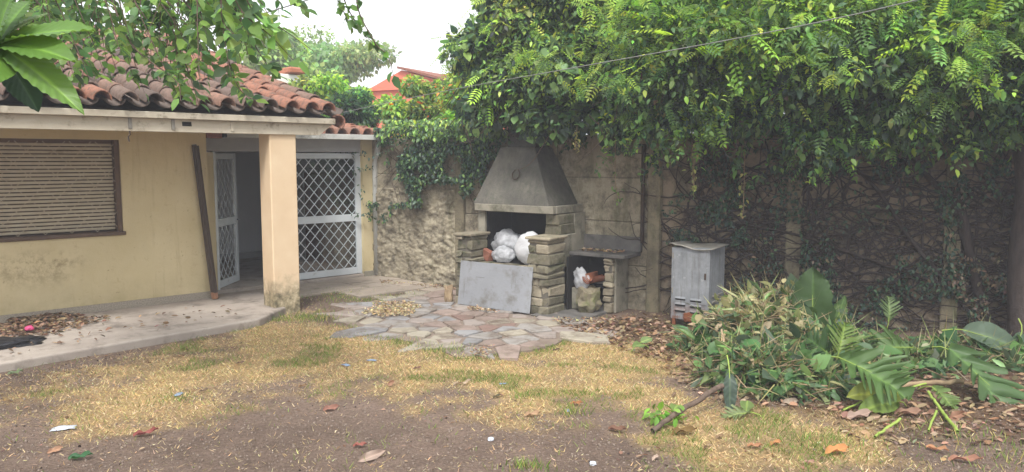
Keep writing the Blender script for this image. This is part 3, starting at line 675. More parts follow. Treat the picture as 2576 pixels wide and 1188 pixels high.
# ================================================================== BOUNDARY WALL
def wall_run(p0, d, n, L, panel_mat, posts, rows, joint, parent, t0=0.0):
    a = math.atan2(d[1], d[0])
    hpan = 2.45/rows
    for k in range(len(posts)-1):
        s0, s1 = posts[k]+.085, posts[k+1]-.085
        for r in range(rows):
            b = B(); b.cbox(s0, s1, .0+random.uniform(-.006, .006), .07, r*hpan-.05*(r == 0)+joint/2, (r+1)*hpan-joint/2, .012, .003)
            b.obj('panel', panel_mat, parent, loc=(*p0, 0), rot=(0, 0, a))
    for s in posts:
        b = B(); b.cbox(s-.095, s+.095, -.05, .10, -.05, 2.5, .012, .003); b.obj('post', 'wall_post', parent, loc=(*p0, 0), rot=(0, 0, a))
    b = B(); b.box(posts[0], posts[-1], .02, .06, -.05, 2.43); b.obj('backing', 'mortar', parent, loc=(*p0, 0), rot=(0, 0, a))
bwall = thing('boundary_wall', 'stained concrete panel boundary wall overgrown with ivy behind the barbecue', 'wall')
L1 = np.linalg.norm(W1-W0); L2 = np.linalg.norm(W2-W1)
pL = VP(1160, 600, W0, N1); sP = float((pL[:2]-W0)@D1)
wall_run(W0, D1, N1, L1, 'wall_l', [-.6, sP, sP+1.75, L1], 4, .006, bwall)
pR = VP(2395, 600, W1, N2); sR = float((pR[:2]-W1)@D2)
wall_run(W1, D2, N2, L2, 'wall_r', [0.0, sR/2, sR, sR+1.6, L2+.6], 5, .014, bwall)
# rough cast relief on the left run: thick uneven render coat
n1, n2 = 90, 120
ss, zz = np.meshgrid(np.linspace(-.4, sP-.1, n1), np.linspace(-.03, 1.62, n2))
off = .014+.075*(fbm(ss, zz, 9, 4)-.38)+.045*(fbm(ss+5, zz, 26, 3)-.5)
off = np.where(zz > 1.6, -.02, off)
P3 = np.stack([W0[0]+D1[0]*ss+N1[0]*off, W0[1]+D1[1]*ss+N1[1]*off, zz], -1).reshape(-1, 3)
ii = (np.arange(n2-1)[:, None]*n1+np.arange(n1-1)[None]).ravel()
onp('render_coat', P3, [np.stack([ii, ii+1, ii+n1+1, ii+n1], 1)], 'wall_l', bwall, True)
pp_ = WP(1617, 500, .06); B().tube([(pp_[0], pp_[1], 2.3), (pp_[0], pp_[1], .95)], .028, 8).obj('drain_pipe', 'iron', bwall, True)
# ================================================================== BARBECUE
bbq = thing('barbecue', 'stone barbecue with sooty cement hood, open firebox and side counter', 'barbecue', (*BO, 0), BT)
def stone_pier(x0, x1, y0, y1, z0, z1, name_mat, seed, hs=(.045, .15)):
    random.seed(seed); z = z0
    B().box(x0+.025, x1-.025, y0+.025, y1-.02, z0, z1-.03).obj('mortar_core', 'mortar', bbq)
    while z < z1-.01:
        h = random.choice([random.uniform(.03, .055), random.uniform(.07, .12), random.uniform(.11, .16)]); h = min(h, z1-z)
        if z1-z-h < .03: h = z1-z
        cut = [x0, x1]
        if x1-x0 > .2 and random.random() < .72: cut = [x0, x0+(x1-x0)*random.uniform(.4, .7), x1]
        for a, c in zip(cut, cut[1:]):
            j = random.uniform(-.022, .03)
            B().cbox(a+.003, c-.003, y0-j, y1, z+.003, z+h-.004, random.uniform(.01, .022), .013).obj('stone', name_mat if random.random() < .7 else 'stone_pale', bbq)
        z += h
stone_pier(1.15, 1.50, -.02, .40, 0, 1.02, 'stone', 3)
stone_pier(-.10, .18, -.02, .40, 0, 1.0, 'stone', 9)
B().cbox(-.13, .20, -.05, .42, 1.0, 1.035, .008, .004).obj('cap_slab', 'stone_pale', bbq)
B().cbox(1.13, 1.53, -.05, .42, 1.02, 1.06, .01, .005).obj('cap_slab', 'stone_pale', bbq)
# firebox base, floor, walls
B().box(.18, 1.15, .03, 1.05, 0, .56).obj('base', 'block', bbq)
for k in range(5):
    x = .14+k*.225; B().cbox(x, x+.215, -.03+random.uniform(-.01, .01), .32, .565, .615+random.uniform(-.006, .008), .008, .004).obj('hearth_brick', 'stone_pale' if k % 2 else 'stone', bbq)
B().box(.1, 1.3, .3, 1.06, .56, .60).obj('hearth', 'soot_shade', bbq)
B().box(.02, .14, .36, 1.06, .6, 1.34).obj('side_wall', 'block', bbq)
B().box(1.30, 1.42, .78, 1.06, .56, 1.34).obj('side_wall', 'block', bbq)
B().box(.14, 1.30, 1.0, 1.06, .6, 1.34).obj('firebox_back', 'soot_shade', bbq); B().box(.1405, .165, .40, 1.0, .6, 1.44).obj('firebox_lining', 'soot_shade', bbq); B().box(1.19, 1.215, .42, 1.0, .6, 1.44).obj('firebox_lining', 'soot_shade', bbq)
B().cbox(1.16, 1.42, .40, .78, 1.06, 1.20, .012, .008).obj('stone', 'stone', bbq)
B().cbox(1.19, 1.40, .37, .78, 1.20, 1.34, .012, .008).obj('stone', 'stone', bbq)
B().cbox(1.22, 1.44, .40, .80, .6, 1.06, .01).obj('side_wall', 'block', bbq)
# hood
hb = (-.03, 1.29, .30, 1.09); ht = (.25, .85, .60, 1.09); z0, z1 = 1.45, 2.27
b = B(); b.add([(hb[0], hb[2], z0), (hb[1], hb[2], z0), (hb[1], hb[3], z0), (hb[0], hb[3], z0), (ht[0], ht[2], z1), (ht[1], ht[2], z1), (ht[1], ht[3], z1), (ht[0], ht[3], z1)],
               [(4, 5, 6, 7), (0, 1, 5, 4), (1, 2, 6, 5), (2, 3, 7, 6), (3, 0, 4, 7)])
h = b.obj('hood', 'hood', bbq); mo = h.modifiers.new('thick', 'SOLIDIFY'); mo.thickness = .05; bv = h.modifiers.new('bev', 'BEVEL'); bv.width = .02; bv.segments = 3
B().cbox(.0, 1.36, .29, .38, 1.345, 1.452, .008, .004).obj('lintel', 'block', bbq)
B().cbox(1.27, 1.37, .381, 1.09, 1.345, 1.451, .008).obj('lintel', 'block', bbq)
B().cbox(.0, .1, .381, 1.09, 1.345, 1.451, .008).obj('lintel', 'block', bbq)
B().cbox(.30, .80, .70, 1.12, 2.2, 3.2, .01).obj('flue', 'hood', bbq)
# side counter
cs = .60
B().cbox(1.40, 2.30, cs, 1.09, .765, .815, .008).obj('counter_slab', 'slate', bbq)
B().cbox(1.40, 2.32, 1.03, 1.095, .816, 1.02, .006, .004).obj('splashback', 'slate', bbq)
stone_pier(1.96, 2.10, cs+.04, 1.02, 0, .765, 'stone_pale', 5); B().cbox(2.09, 2.125, cs+.10, 1.06, 0, .764, .006, .003).obj('side_render', 'block', bbq)
B().box(1.50, 1.98, 1.03, 1.09, 0, .76).obj('recess_back', 'soot_shade', bbq)  # dark sheet: shade under the counter put into the colour
B().cbox(1.505, 1.53, .42, 1.0, 0, .76, .004).obj('recess_side', 'soot_shade', bbq)  # side painted dark to match the shaded recess
B().cbox(1.54, 1.96, .66, 1.02, .395, .41, .003).obj('shelf', 'galv_dark', bbq)
B().cbox(1.30, 2.02, -.14, 1.0, -.03, .03, .012, .012).obj('cement_apron', 'slate', bbq)
B().cbox(1.54, 1.72, .50, .60, .03, .33, .01).obj('recess_block', 'block', bbq)
random.seed(23)
def wpos(x, y, z): return tuple(BW(x, y, z))
# horseshoe hung on the hood
hsx, hsz = BL(1299, 438, .44); ysl = .30+(hsz-z0)/(z1-z0)*.30-.03
b = B(); b.tube([(math.cos(a)*.062*(1-.25*(a < -.6 or a > 3.74)), 0, -math.sin(a)*.08) for a in np.linspace(-.95, math.pi+.95, 16)], [.009]*16, 6)
o = b.obj('horseshoe', 'iron', None, True, loc=wpos(hsx, ysl, hsz), label='rusty iron horseshoe hung on the front of the barbecue hood', cat='horseshoe'); o.rotation_euler = (-.35, 0, BT)
# grey metal sheet leaning on the base
sl0 = BL(1168, 660, -.05)
sh = thing('metal_sheet', 'plain grey metal sheet leaning against the barbecue base', 'sheet', wpos(.02, -.13, 0.0), BT)
b = B(); b.cbox(0, 1.25, -.004, .004, 0, .625, .002); o = b.obj('panel', 'sheet_dirty', sh); o.rotation_euler = (-.13, 0, 0); o.location = (0, 0, .03)
b = B(); b.box(.92, .923, -.0065, -.0055, .30, .56); b.box(.98, .983, -.0065, -.0055, .3, .46); b.box(.30, .45, -.0065, -.0055, .41, .415); b.box(.10, .104, -.0065, -.0055, .1, .3); b.box(1.08, 1.10, -.0065, -.0055, .5, .505); o = b.obj('scratch', 'scratch', sh, kind='stuff'); o.rotation_euler = (-.13, 0, 0); o.location = (0, 0, .03)
# plastic bags
def bag(name, c, r, mat, label, seed, rz=0, ridge=.3, sub=4, tie=True):
    import bmesh
    bm = bmesh.new(); bmesh.ops.create_icosphere(bm, subdivisions=sub, radius=1)
    for v in bm.verts:
        p = v.co.copy(); q = Vector((p.x*1.6+seed, p.y*1.6, p.z*1.6))
        k = 1+ridge*(mnoise.noise(q)+.6*abs(mnoise.noise(q*2.3))-.2+.35*abs(mnoise.noise(q*5)))
        v.co = Vector((p.x*k*r[0], p.y*k*r[1], p.z*k*r[2])); v.co.z = max(v.co.z, -r[2]*.85)
    me = bpy.data.meshes.new(name); bm.to_mesh(me); bm.free(); me.materials.append(M[mat]); me.polygons.foreach_set('use_smooth', [True]*len(me.polygons))
    o = bpy.data.objects.new(name, me); o.location = c; o.rotation_euler = (0, 0, rz); return add(o, None, label, 'bag')
bx, bz = BL(1275, 598, .52); bag('plastic_bag', wpos(bx, .55, .88), (.27, .17, .17), 'bag', 'crumpled clear plastic bag, topmost at the left in the firebox', 1.3, BT)
bx, bz = BL(1268, 632, .40); bag('plastic_bag', wpos(bx, .38, .72), (.17, .13, .12), 'bag', 'small greyish clear plastic bag low on the firebox floor', 4.1, BT)
bx, bz = BL(1335, 615, .40); o = bag('plastic_bag', wpos(bx-.03, .42, .83), (.23, .16, .24), 'bagw', 'bulging opaque white plastic bag leaning on the stone pier', 7.7, BT, .16); o.rotation_euler = (0, .5, BT)
bx, bz = BL(1433, 705, .42); o = bag('plastic_bag', wpos(1.70, .50, .46), (.11, .07, .17), 'bag', 'torn clear plastic bag drooping from the shelf under the counter', 2.2, BT, .35); o.rotation_euler = (0, -.45, BT)
bx, bz = BL(1224, 632, .30); b = B(); b.cbox(-.085, .085, -.05, .05, -.085, .085, .02, .014); b.obj('brick', 'brick', None, loc=wpos(bx, .32, .71), rot=(.05, .3, BT), label='loose red brick standing beside the plastic bags in the firebox', cat='brick')
def halftile(name, loc, rot, label):
    o = bpy.data.objects.new(name, tile_mesh(name, .3, .1, .085, 1, 'terracotta', 9)); o.location = loc; o.rotation_euler = rot; return add(o, None, label, 'tile')
halftile('clay_tile', wpos(1.80, .72, .51), (math.pi, 0, BT+.15), 'curved terracotta roof tile lying on the shelf under the counter')
halftile('clay_tile', wpos(1.90, .74, .53), (math.pi, .2, BT-.1), 'darker clay tile nested beside another on the counter shelf')
# rock chunk under the counter
def rock(name, loc, r, seed, mat, label, cat, parent=None, rz=0, flat=.32):
    import bmesh
    bm = bmesh.new(); bmesh.ops.create_icosphere(bm, subdivisions=3, radius=1)
    for v in bm.verts:
        p = v.co.copy(); m = max(abs(p.x), abs(p.y), abs(p.z)); p = p/m*.55+p*.42
        q = p*1.8+Vector((seed, 0, 0)); k = 1+flat*(mnoise.noise(q)+.5*mnoise.noise(q*3))
        v.co = Vector((p.x*k*r[0], p.y*k*r[1], p.z*k*r[2]))
    me = bpy.data.meshes.new(name); bm.to_mesh(me); bm.free(); me.materials.append(M[mat])
    o = bpy.data.objects.new(name, me); o.location = loc; o.rotation_euler = (0, 0, rz); return add(o, parent, label, cat)
rx, _ = BL(1478, 770, .45); rock('rock', wpos(1.83, .48, .19), (.16, .13, .18), 5.5, 'rock', 'rough mossy stone chunk standing under the counter of the barbecue', 'rock', rz=.3)
rock('firewood', wpos(-.24, -.02, .12), (.06, .06, .14), 2.5, 'twig', 'short pale wood stub beside the left pier of the barbecue', 'wood')

# ================================================================== METAL CABINET
c0 = G(1686, 818); cab = thing('metal_cabinet', 'old galvanised steel cabinet with louvre slots and bent lid by the wall', 'cabinet', (c0[0], c0[1], 0), BT)
w, dpt, hh = .50, .52, 1.0
b = B(); b.cbox(0, w, 0, dpt, .09, hh, .006); b.obj('body', 'cabinet', cab)
B().cbox(.03, w-.025, -.007, -.001, .3, hh-.05, .003).obj('front_panel', 'cabinet', cab)
B().cbox(.44, .462, -.02, -.006, .62, .70, .004).obj('latch', 'iron', cab)
for z in (.42, .86): B().cbox(.012, .03, -.012, -.001, z, z+.07, .003).obj('hinge', 'galv_dark', cab)
for r in range(3):
    for cc, (xa, xb) in enumerate(((.06, .20), (.26, .41))):
        z = .36-r*.075-cc*.006
        b = B(); b.add([(xa, -.009, z+.022), (xb, -.009, z+.022), (xb, -.018, z-.002), (xa, -.018, z-.002), (xa, -.008, z-.006), (xb, -.008, z-.006)], [(0, 1, 2, 3), (3, 2, 5, 4), (0, 3, 4), (1, 5, 2)]); b.obj('louvre', 'cabinet', cab)
        B().box(xa+.004, xb-.004, -.0085, -.0075, z-.024, z-.004).obj('slot', 'soot_shade', cab)  # dark plate painted in for the shaded louvre opening
for r in range(3):
    for cc, ya in enumerate((.1, .3)):
        z = .40-r*.075; B().cbox(w+.001, w+.018, ya, ya+.13, z-.006, z+.014, .004).obj('louvre', 'galv_dark', cab)
xs, ys = np.meshgrid(np.linspace(-.03, w+.04, 14), np.linspace(-.03, dpt+.03, 8))
zz = hh+.016+.02*np.sin(xs*9+1)*np.cos(ys*4)+.02*(xs < .02)-.015*np.exp(-((xs-.3)**2+(ys)**2)/.01)
n_ = 14; ii = (np.arange(7)[:, None]*n_+np.arange(13)[None]).ravel()
lid = onp('lid', np.stack([xs, ys, zz], -1).reshape(-1, 3), [np.stack([ii, ii+1, ii+n_+1, ii+n_], 1)], 'galv_dark', cab); md = lid.modifiers.new('t', 'SOLIDIFY'); md.thickness = .008
for xa, ya in ((.02, 0), (w-.06, 0), (w-.06, dpt-.05), (.02, dpt-.05)): B().cbox(xa, xa+.04, ya, ya+.04, 0, .09, .004).obj('leg', 'rust', cab)
rock('rust_patch', (.25, .0, .13), (.09, .014, .06), 3.3, 'rust', None, None, cab)

# ================================================================== LEANING POST, WARDROBE, DEBRIS ON THE PATH
pb = G(541, 752, .105); tx, tz = HL(491, 364, -.07); pt = HW(tx, -.07, tz)
ax = Vector(pt-pb); q = ax.to_track_quat('Z', 'Y'); L = ax.length
po = thing('leaning_post', 'dark weathered wooden post leaning against the ochre wall', 'post', tuple(pb)); po.rotation_mode = 'QUATERNION'; po.rotation_quaternion = q@Matrix.Rotation(HT+.2, 4, 'Z').to_quaternion()
b = B(); b.cbox(-.042, -.003, -.03, .03, .1, L, .006, .004); b.obj('plank', 'post', po)
b = B(); b.cbox(.002, .042, -.028, .028, .09, L-.02, .006, .004); b.obj('plank', 'post', po)
B().cbox(-.04, .04, -.03, .03, .0, .10, .006, .004).obj('post_foot', 'postend', po)
wr = thing('wardrobe', 'reddish brown wooden wardrobe seen through the lattice screen', 'wardrobe', tuple(HW(2.30, 1.02, .086)), HT)
B().cbox(0, .8, 0, .5, 0, 1.78, .01).obj('carcass', 'wardrobe', wr)
for x in (.02, .41): B().cbox(x, x+.37, -.02, -.001, .08, 1.72, .006).obj('wardrobe_door', 'wardrobe', wr)
blk = bag('plastic_bag', tuple(G(20, 862, .13)), (.34, .2, .055), 'bagb', 'flattened black plastic bag on the cement path beside dry leaves', 9.1, HT, .5)
o = bag('scrap', tuple(G(74, 826, .17)), (.05, .04, .03), 'pink', 'crumpled bright pink scrap among dry leaves on the path', 6.1, 0, .5, 2); o['category'] = 'scrap'

# ================================================================== CABLES
def cable(name, pts, r, label, mat='wire'):
    v, f = tube_np(smooth_path(pts, 24), r, 6); return onp(name, v, [f], mat, None, True, label=label, cat='cable')
cable('cable', [DY(830, 290, 12.6), DY(1100, 233, 10.6), DY(1420, 175, 8.7), DY(1900, 88, 6.7), DY(2290, 4, 5.6), DY(2700, -110, 4.7)], .0045, 'pale clothes cable strung above the barbecue in front of the creepers')
cable('cable', [DY(255, 136, 10.2), DY(420, 100, 9.2), DY(600, 52, 8.2), DY(790, -5, 7.2), DY(1000, -80, 6.3)], .006, 'thin grey cable rising past the tiled roof through hanging branches')
rp = WP(1838, 372, .7); pts = [rp+np.array([.0, 0, .33]), rp+np.array([.005, 0, .12])]+[rp+np.array([math.sin(a)*.075, 0, math.cos(a)*.115]) for a in np.linspace(.1, 2*math.pi-.05, 14)]
v, f = tube_np(np.array(pts), .005, 5); onp('wire_loop', v, [f], 'wire', None, True, label='loop of grey wire dangling below the leaves before the wall', cat='wire')
# ================================================================== VEGETATION
UPV = np.array([0, 0, 1.])
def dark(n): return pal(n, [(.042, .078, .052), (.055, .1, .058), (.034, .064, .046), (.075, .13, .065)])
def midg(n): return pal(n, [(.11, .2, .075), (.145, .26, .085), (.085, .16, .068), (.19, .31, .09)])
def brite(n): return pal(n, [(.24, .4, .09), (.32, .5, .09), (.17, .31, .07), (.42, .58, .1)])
def brownish(n): return pal(n, [(.14, .1, .065), (.2, .15, .1), (.1, .08, .05)])
def blobs_leaf(cs, rs, per, tpl, L, colf, W=1.0, shell=.4, out=.6, down=.6, jit=.55, up=.8):
    Ps, Os = [], []
    for c, r in zip(cs, rs):
        p, o = blob(c, r, per, shell); Ps.append(p); Os.append(o)
    P = np.concatenate(Ps); O = np.concatenate(Os); n = len(P); D, N = hang(O, n, out, down, jit, up); m = len(Ps)
    C = colf(n)*np.repeat(rng.uniform(.65, 1.3, (m, 1))*(1+rng.normal(0, .07, (m, 3))), per, 0)      # tone per blob paints in lit and shaded clumps
    return (tpl, P, D, N, rng.uniform(L[0], L[1], n)*np.repeat(rng.uniform(.75, 1.25, m), per), np.clip(C, .005, .8), W)
def branch_tubes(starts_ends, r0, r1, sag=.1, k=9):
    out = []
    for a, b_ in starts_ends:
        a, b_ = np.asarray(a), np.asarray(b_); t = np.linspace(0, 1, k)[:, None]; L = np.linalg.norm(b_-a)
        p = a+(b_-a)*t+np.sin(t*math.pi)*np.array([0, 0, sag*L])+np.cumsum(rng.normal(0, .012*L, (k, 3)), 0)*(t*(1-t)*4)
        out.append((p, np.linspace(r0, r1, k)))
    return out

# --- heart-leaved creeper over the wall left and above the hood
def canopy(us, vs, o_f, r_f, jit=22):
    cs, rs = [], []
    for u in us:
        for v in vs:
            uu, vv = u+rng.normal(0, jit), v+rng.normal(0, jit); o = o_f(uu, vv)
            if o is None: continue
            cs.append(WP(uu, vv, o)); rs.append(r_f(uu, vv))
    return cs, rs
cre = thing('creeper', 'heart-leaved creeper heaped over the wall behind the barbecue hood', 'creeper', (*W0, 0))
def OFF(T): return T-np.array([*W0, 0])
def low1(u): return np.interp(u, [1100, 1180, 1260, 1400, 1460, 1560, 1640, 1700], [225, 300, 345, 330, 355, 330, 350, 300])
def left1(v): return np.interp(v, [-100, 0, 60, 120, 200, 300], [1240, 1200, 1155, 1125, 1130, 1180])
of = lambda u, v: (rng.uniform(.2, 1.1)*(1-.0011*max(0, v-150)) if v < low1(u)-20 and u > left1(v)+35 else None)
cs, rs = canopy(range(1140, 1720, 52), range(-70, 350, 48), of, lambda u, v: (rng.uniform(.3, .46), rng.uniform(.3, .42), rng.uniform(.26, .38)))
cs = np.array(cs); k1 = rng.random(len(cs)) < .55
parts = [blobs_leaf(cs, rs, 120, T_HEART, (.07, .13), lambda n: np.where(rng.random((n, 1)) < .6, midg(n), dark(n)), shell=.45),
         blobs_leaf(cs, rs, 190, T_OVA, (.06, .1), lambda n: np.where(rng.random((n, 1)) < .45, midg(n), dark(n)), shell=.7)]
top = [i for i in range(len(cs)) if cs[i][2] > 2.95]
parts.append(blobs_leaf(cs[top], [np.array(rs[i])*1.05 for i in top], 120, T_OVA, (.06, .1), brite, shell=.25, W=.8))  # brighter leaves on high blobs, light from above put into the colour
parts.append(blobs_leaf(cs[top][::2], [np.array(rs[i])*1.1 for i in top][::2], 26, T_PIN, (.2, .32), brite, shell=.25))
for p in parts: p[1][:] = OFF(p[1])
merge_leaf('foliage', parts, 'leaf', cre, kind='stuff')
st = []
for k in range(34):
    u = rng.uniform(1150, 1680); v = rng.uniform(120, 330)
    a = WP(u, v, .9); bb = WP(u+rng.uniform(-130, 130), v+rng.uniform(30, 130), rng.uniform(.5, 1.0)); st += branch_tubes([(OFF(a), OFF(bb))], .007, .003, -.12)
V_, F_ = tubes_np(st); onp('stem', V_, F_, 'bark', cre, True, kind='stuff')

# --- pinnate tree whose crown hangs over the wall on the right, dark trunk at the far right
ptree = thing('tree', 'feathery-leaved tree hanging over the wall, dark trunk beside the leaf pile', 'tree', tuple(WP(2572, 830, .45)*[1, 1, 0]))
PT = np.array(ptree.location)
def low2(u): return np.interp(u, [1560, 1640, 1720, 1800, 1880, 1960, 2060, 2140, 2220, 2300, 2400, 2500, 2700], [260, 350, 330, 355, 330, 375, 380, 360, 370, 345, 350, 370, 400])
of2 = lambda u, v: (rng.uniform(.25, 1.7)*(1-.0016*max(0, v-130)) if v < low2(u)-10 else None)
cs2, rs2 = canopy(range(1600, 2760, 56), range(-80, 360, 50), of2, lambda u, v: (rng.uniform(.3, .48), rng.uniform(.3, .42), rng.uniform(.24, .36)))
cs2 = np.array(cs2); hi2 = [i for i in range(len(cs2)) if cs2[i][2] > 3.0+.25*rng.random()]; lo2 = [i for i in range(len(cs2)) if cs2[i][2] <= 3.15]  # high and low blobs: lit top and shaded underside painted as leaf colour
R2 = lambda ix, k=1.: [np.array(rs2[i])*k for i in ix]
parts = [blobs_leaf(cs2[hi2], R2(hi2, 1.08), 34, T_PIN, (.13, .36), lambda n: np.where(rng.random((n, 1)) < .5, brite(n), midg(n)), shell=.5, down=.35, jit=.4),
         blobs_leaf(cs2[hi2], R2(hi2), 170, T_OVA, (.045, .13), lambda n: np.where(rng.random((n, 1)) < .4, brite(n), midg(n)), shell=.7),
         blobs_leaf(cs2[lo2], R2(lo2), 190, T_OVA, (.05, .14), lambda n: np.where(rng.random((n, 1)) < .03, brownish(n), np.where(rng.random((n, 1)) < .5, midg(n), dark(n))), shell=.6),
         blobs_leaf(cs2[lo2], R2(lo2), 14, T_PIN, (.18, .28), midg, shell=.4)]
# hanging sprays below the lower edge
def spray(u0, v0, u1, v1, o, n, tpl, L, colf, droop=0, spread=.07):
    a, b_ = WP(u0, v0, o), WP(u1, v1, o+rng.uniform(-.1, .1)); t = rng.random((n, 1))
    P = a+(b_-a)*t+np.sin(t*math.pi)*np.array([0, 0, droop])+rng.normal(0, spread*.4, (n, 3)); O = nrm(rng.normal(0, 1, (n, 3))+np.array([0, -.6, 0]))
    D, N = hang(O, n, .7, .55, .5, .9); return (tpl, P, D, N, rng.uniform(*L, n), colf(n), 1.0)
for (u0, v0, u1, v1, o, n) in [(1700, 300, 1610, 455, .5, 46), (1650, 330, 1700, 400, .5, 40), (1890, 300, 1850, 430, .6, 46), (1960, 370, 1880, 480, .6, 40), (2060, 330, 1950, 420, .7, 55), (2130, 290, 2170, 372, .9, 36),
                               (2300, 250, 2150, 300, 1.0, 50), (2420, 230, 2260, 290, 1.0, 50), (2330, 380, 2320, 445, .6, 26), (2370, 360, 2430, 380, .6, 20), (2060, 340, 2180, 330, .8, 40), (2560, 250, 2480, 330, .8, 60)]:
    parts.append(spray(u0, v0, u1, v1, o, n, T_OVA, (.08, .13), lambda n: np.where(rng.random((n, 1)) < .55, midg(n), dark(n))))
for (u0, v0, u1, v1, o, n) in [(1800, 60, 1860, 30, 1.3, 14), (1880, 150, 1740, 330, 1.2, 30), (1760, 120, 1900, 220, 1.25, 26), (1900, 180, 2000, 250, 1.2, 14), (1960, 40, 2150, 20, 1.4, 22), (1840, 240, 1760, 330, 1.1, 16), (2350, 60, 2600, 60, 1.2, 26), (2450, 40, 2580, 130, 1.3, 16), (1690, 50, 1900, 90, 1.3, 20)]:
    parts.append(spray(u0, v0, u1, v1, o, n, T_PIN, (.22, .36), brite, spread=.14))
for p in parts: p[1][:] = p[1]-PT
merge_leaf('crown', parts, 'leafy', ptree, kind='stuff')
tk = []
tp = lambda u, v, o: WP(u, v, o)-PT
tk.append((smooth_path([np.array([0, 0, -.1]), tp(2565, 650, .45), tp(2580, 480, .5), tp(2560, 330, .6), tp(2480, 150, .7), tp(2400, -40, .6)], 26), np.linspace(.17, .06, 26)))
V_, F_ = tubes_np([(tk[0][0], np.linspace(.13, .06, len(tk[0][0])))], 12); onp('trunk', V_, F_, 'barkdark', ptree, True)
lim = [(smooth_path([tp(2576, 380, .5), tp(2300, 240, .9), tp(2000, 160, 1.0), tp(1760, 150, 1.1)], 24), None), (smooth_path([tp(2520, 230, .7), tp(2300, 60, 1.0), tp(2000, 30, 1.1)], 24), None), (smooth_path([tp(2300, 240, .9), tp(2100, 270, .9), tp(1900, 250, 1.0), tp(1840, 260, 1.0)], 24), None)]
V_, F_ = tubes_np([(p, np.linspace(.045, .008, len(p))) for p, _ in lim]+branch_tubes([(tp(u, v, 1.0), tp(u+rng.uniform(-160, 90), v+rng.uniform(20, 110), rng.uniform(.7, 1.3))) for u, v in zip(rng.uniform(1700, 2560, 46), rng.uniform(60, 330, 46))], .008, .003, .05), 6)
onp('limb', V_, F_, 'bark', ptree, True, kind='stuff')

xs_ = []
for k in range(70):                                    # loose shoots along the ragged lower edge of the crown
    u0 = rng.uniform(1480, 2600); v0 = rng.uniform(230, 340); xs_.append(spray(u0, v0, u0+rng.uniform(-60, 30), v0+rng.uniform(40, 120), rng.uniform(.5, 1.5), 24, T_OVA, (.05, .11), lambda n: np.where(rng.random((n, 1)) < .6, midg(n), np.where(rng.random((n, 1)) < .5, brite(n), dark(n)))))
for k in range(44):
    u0 = rng.uniform(1300, 2600); v0 = rng.uniform(0, 220); xs_.append(spray(u0, v0, u0+rng.uniform(-110, 110), v0+rng.uniform(-20, 60), rng.uniform(1.5, 2.1), 16, T_PIN if k % 2 else T_OVA, (.14, .28) if k % 2 else (.06, .11), (lambda n: np.where(rng.random((n, 1)) < .55, brite(n), midg(n))), spread=.12))
for p in xs_: p[1][:] = p[1]-PT
merge_leaf('shoot', xs_, 'leafy', ptree, kind='stuff')
# dangling strands, each a thin vine with a few leaves or dead catkins
for (par, org, u, v0, v1, o, dead) in [(cre, np.array([*W0, 0]), 1450, 300, 385, .8, 1), (cre, np.array([*W0, 0]), 1545, 330, 490, .5, 0), (cre, np.array([*W0, 0]), 1395, 290, 330, .9, 0), (ptree, PT, 1752, 300, 470, .9, 1), (ptree, PT, 1735, 330, 490, .9, 0), (ptree, PT, 1870, 380, 545, .7, 1), (ptree, PT, 1918, 110, 165, 1.5, 1), (ptree, PT, 2200, 140, 195, 1.3, 1), (ptree, PT, 2040, 170, 230, 1.3, 1), (ptree, PT, 1660, 220, 300, 1.2, 1)]:
    a, b_ = WP(u, v0, o)-org, WP(u+rng.uniform(-14, 14), v1, o)-org; t = np.linspace(0, 1, 9)[:, None]; p = a+(b_-a)*t+np.cumsum(rng.normal(0, .008, (9, 3)), 0)
    v_, f_ = tube_np(p, .0045, 5); st_ = onp('strand', v_, [f_], 'twig', par, True)
    n = 26; k = rng.integers(3, 9, n); P = p[k]+rng.normal(0, .025, (n, 3)); D, N = hang(rv(n), n, .5, .9, .4, .5)
    leaf_obj('strand_leaf', T_OVA, P, D, N, rng.uniform(.03, .075, n), pal(n, [(.42, .4, .16), (.34, .36, .14)]) if dead else midg(n), 'leafy', st_, kind='stuff')

# --- ivy on the wall: stems, small leaves
ivy = thing('ivy', 'dark ivy with bare tangled stems clinging to the wall behind the leaf pile', 'ivy', (*W1, 0))
I0 = np.array([*W1, 0])
def wall2(s, z, o=.03): return np.stack([D2[0]*s+N2[0]*o, D2[1]*s+N2[1]*o, np.asarray(z)*np.ones_like(s)], -1)
st = []
for k in range(560):
    s0 = rng.uniform(.4, 5.4); z = rng.uniform(.1, 1.9); a = rng.choice([rng.normal(.25, .35), rng.normal(2.9, .35), rng.normal(1.4, .4)], p=[.42, .38, .2]); n = int(rng.integers(10, 26)); s_, z_ = [s0], [z]
    for q in range(n):
        a += rng.normal(0, .22); s_.append(s_[-1]+.06*math.cos(a)); z_.append(np.clip(z_[-1]+.06*math.sin(a), .02, 2.35))
    st.append((wall2(np.array(s_), np.array(z_), .02+.03*rng.random()), np.linspace(rng.uniform(.008, .018), .004, n+1)))
big = [([2400, 470], [2425, 560], [2440, 650], [2470, 760]), ([2260, 360], [2330, 440], [2400, 520], [2425, 600]), ([2100, 380], [2200, 470], [2290, 600], [2420, 760]), ([1850, 560], [2000, 590], [2150, 640], [2380, 720])]
for ctl, r in zip(big, (.07, .045, .03, .022)):
    p = smooth_path([WP(u, v, .07)-I0 for u, v in ctl], 18); st.append((p, np.linspace(r*.7, r, len(p))))
V_, F_ = tubes_np(st, 5); onp('stem', V_, F_, 'barkdark', ivy, True, kind='stuff')
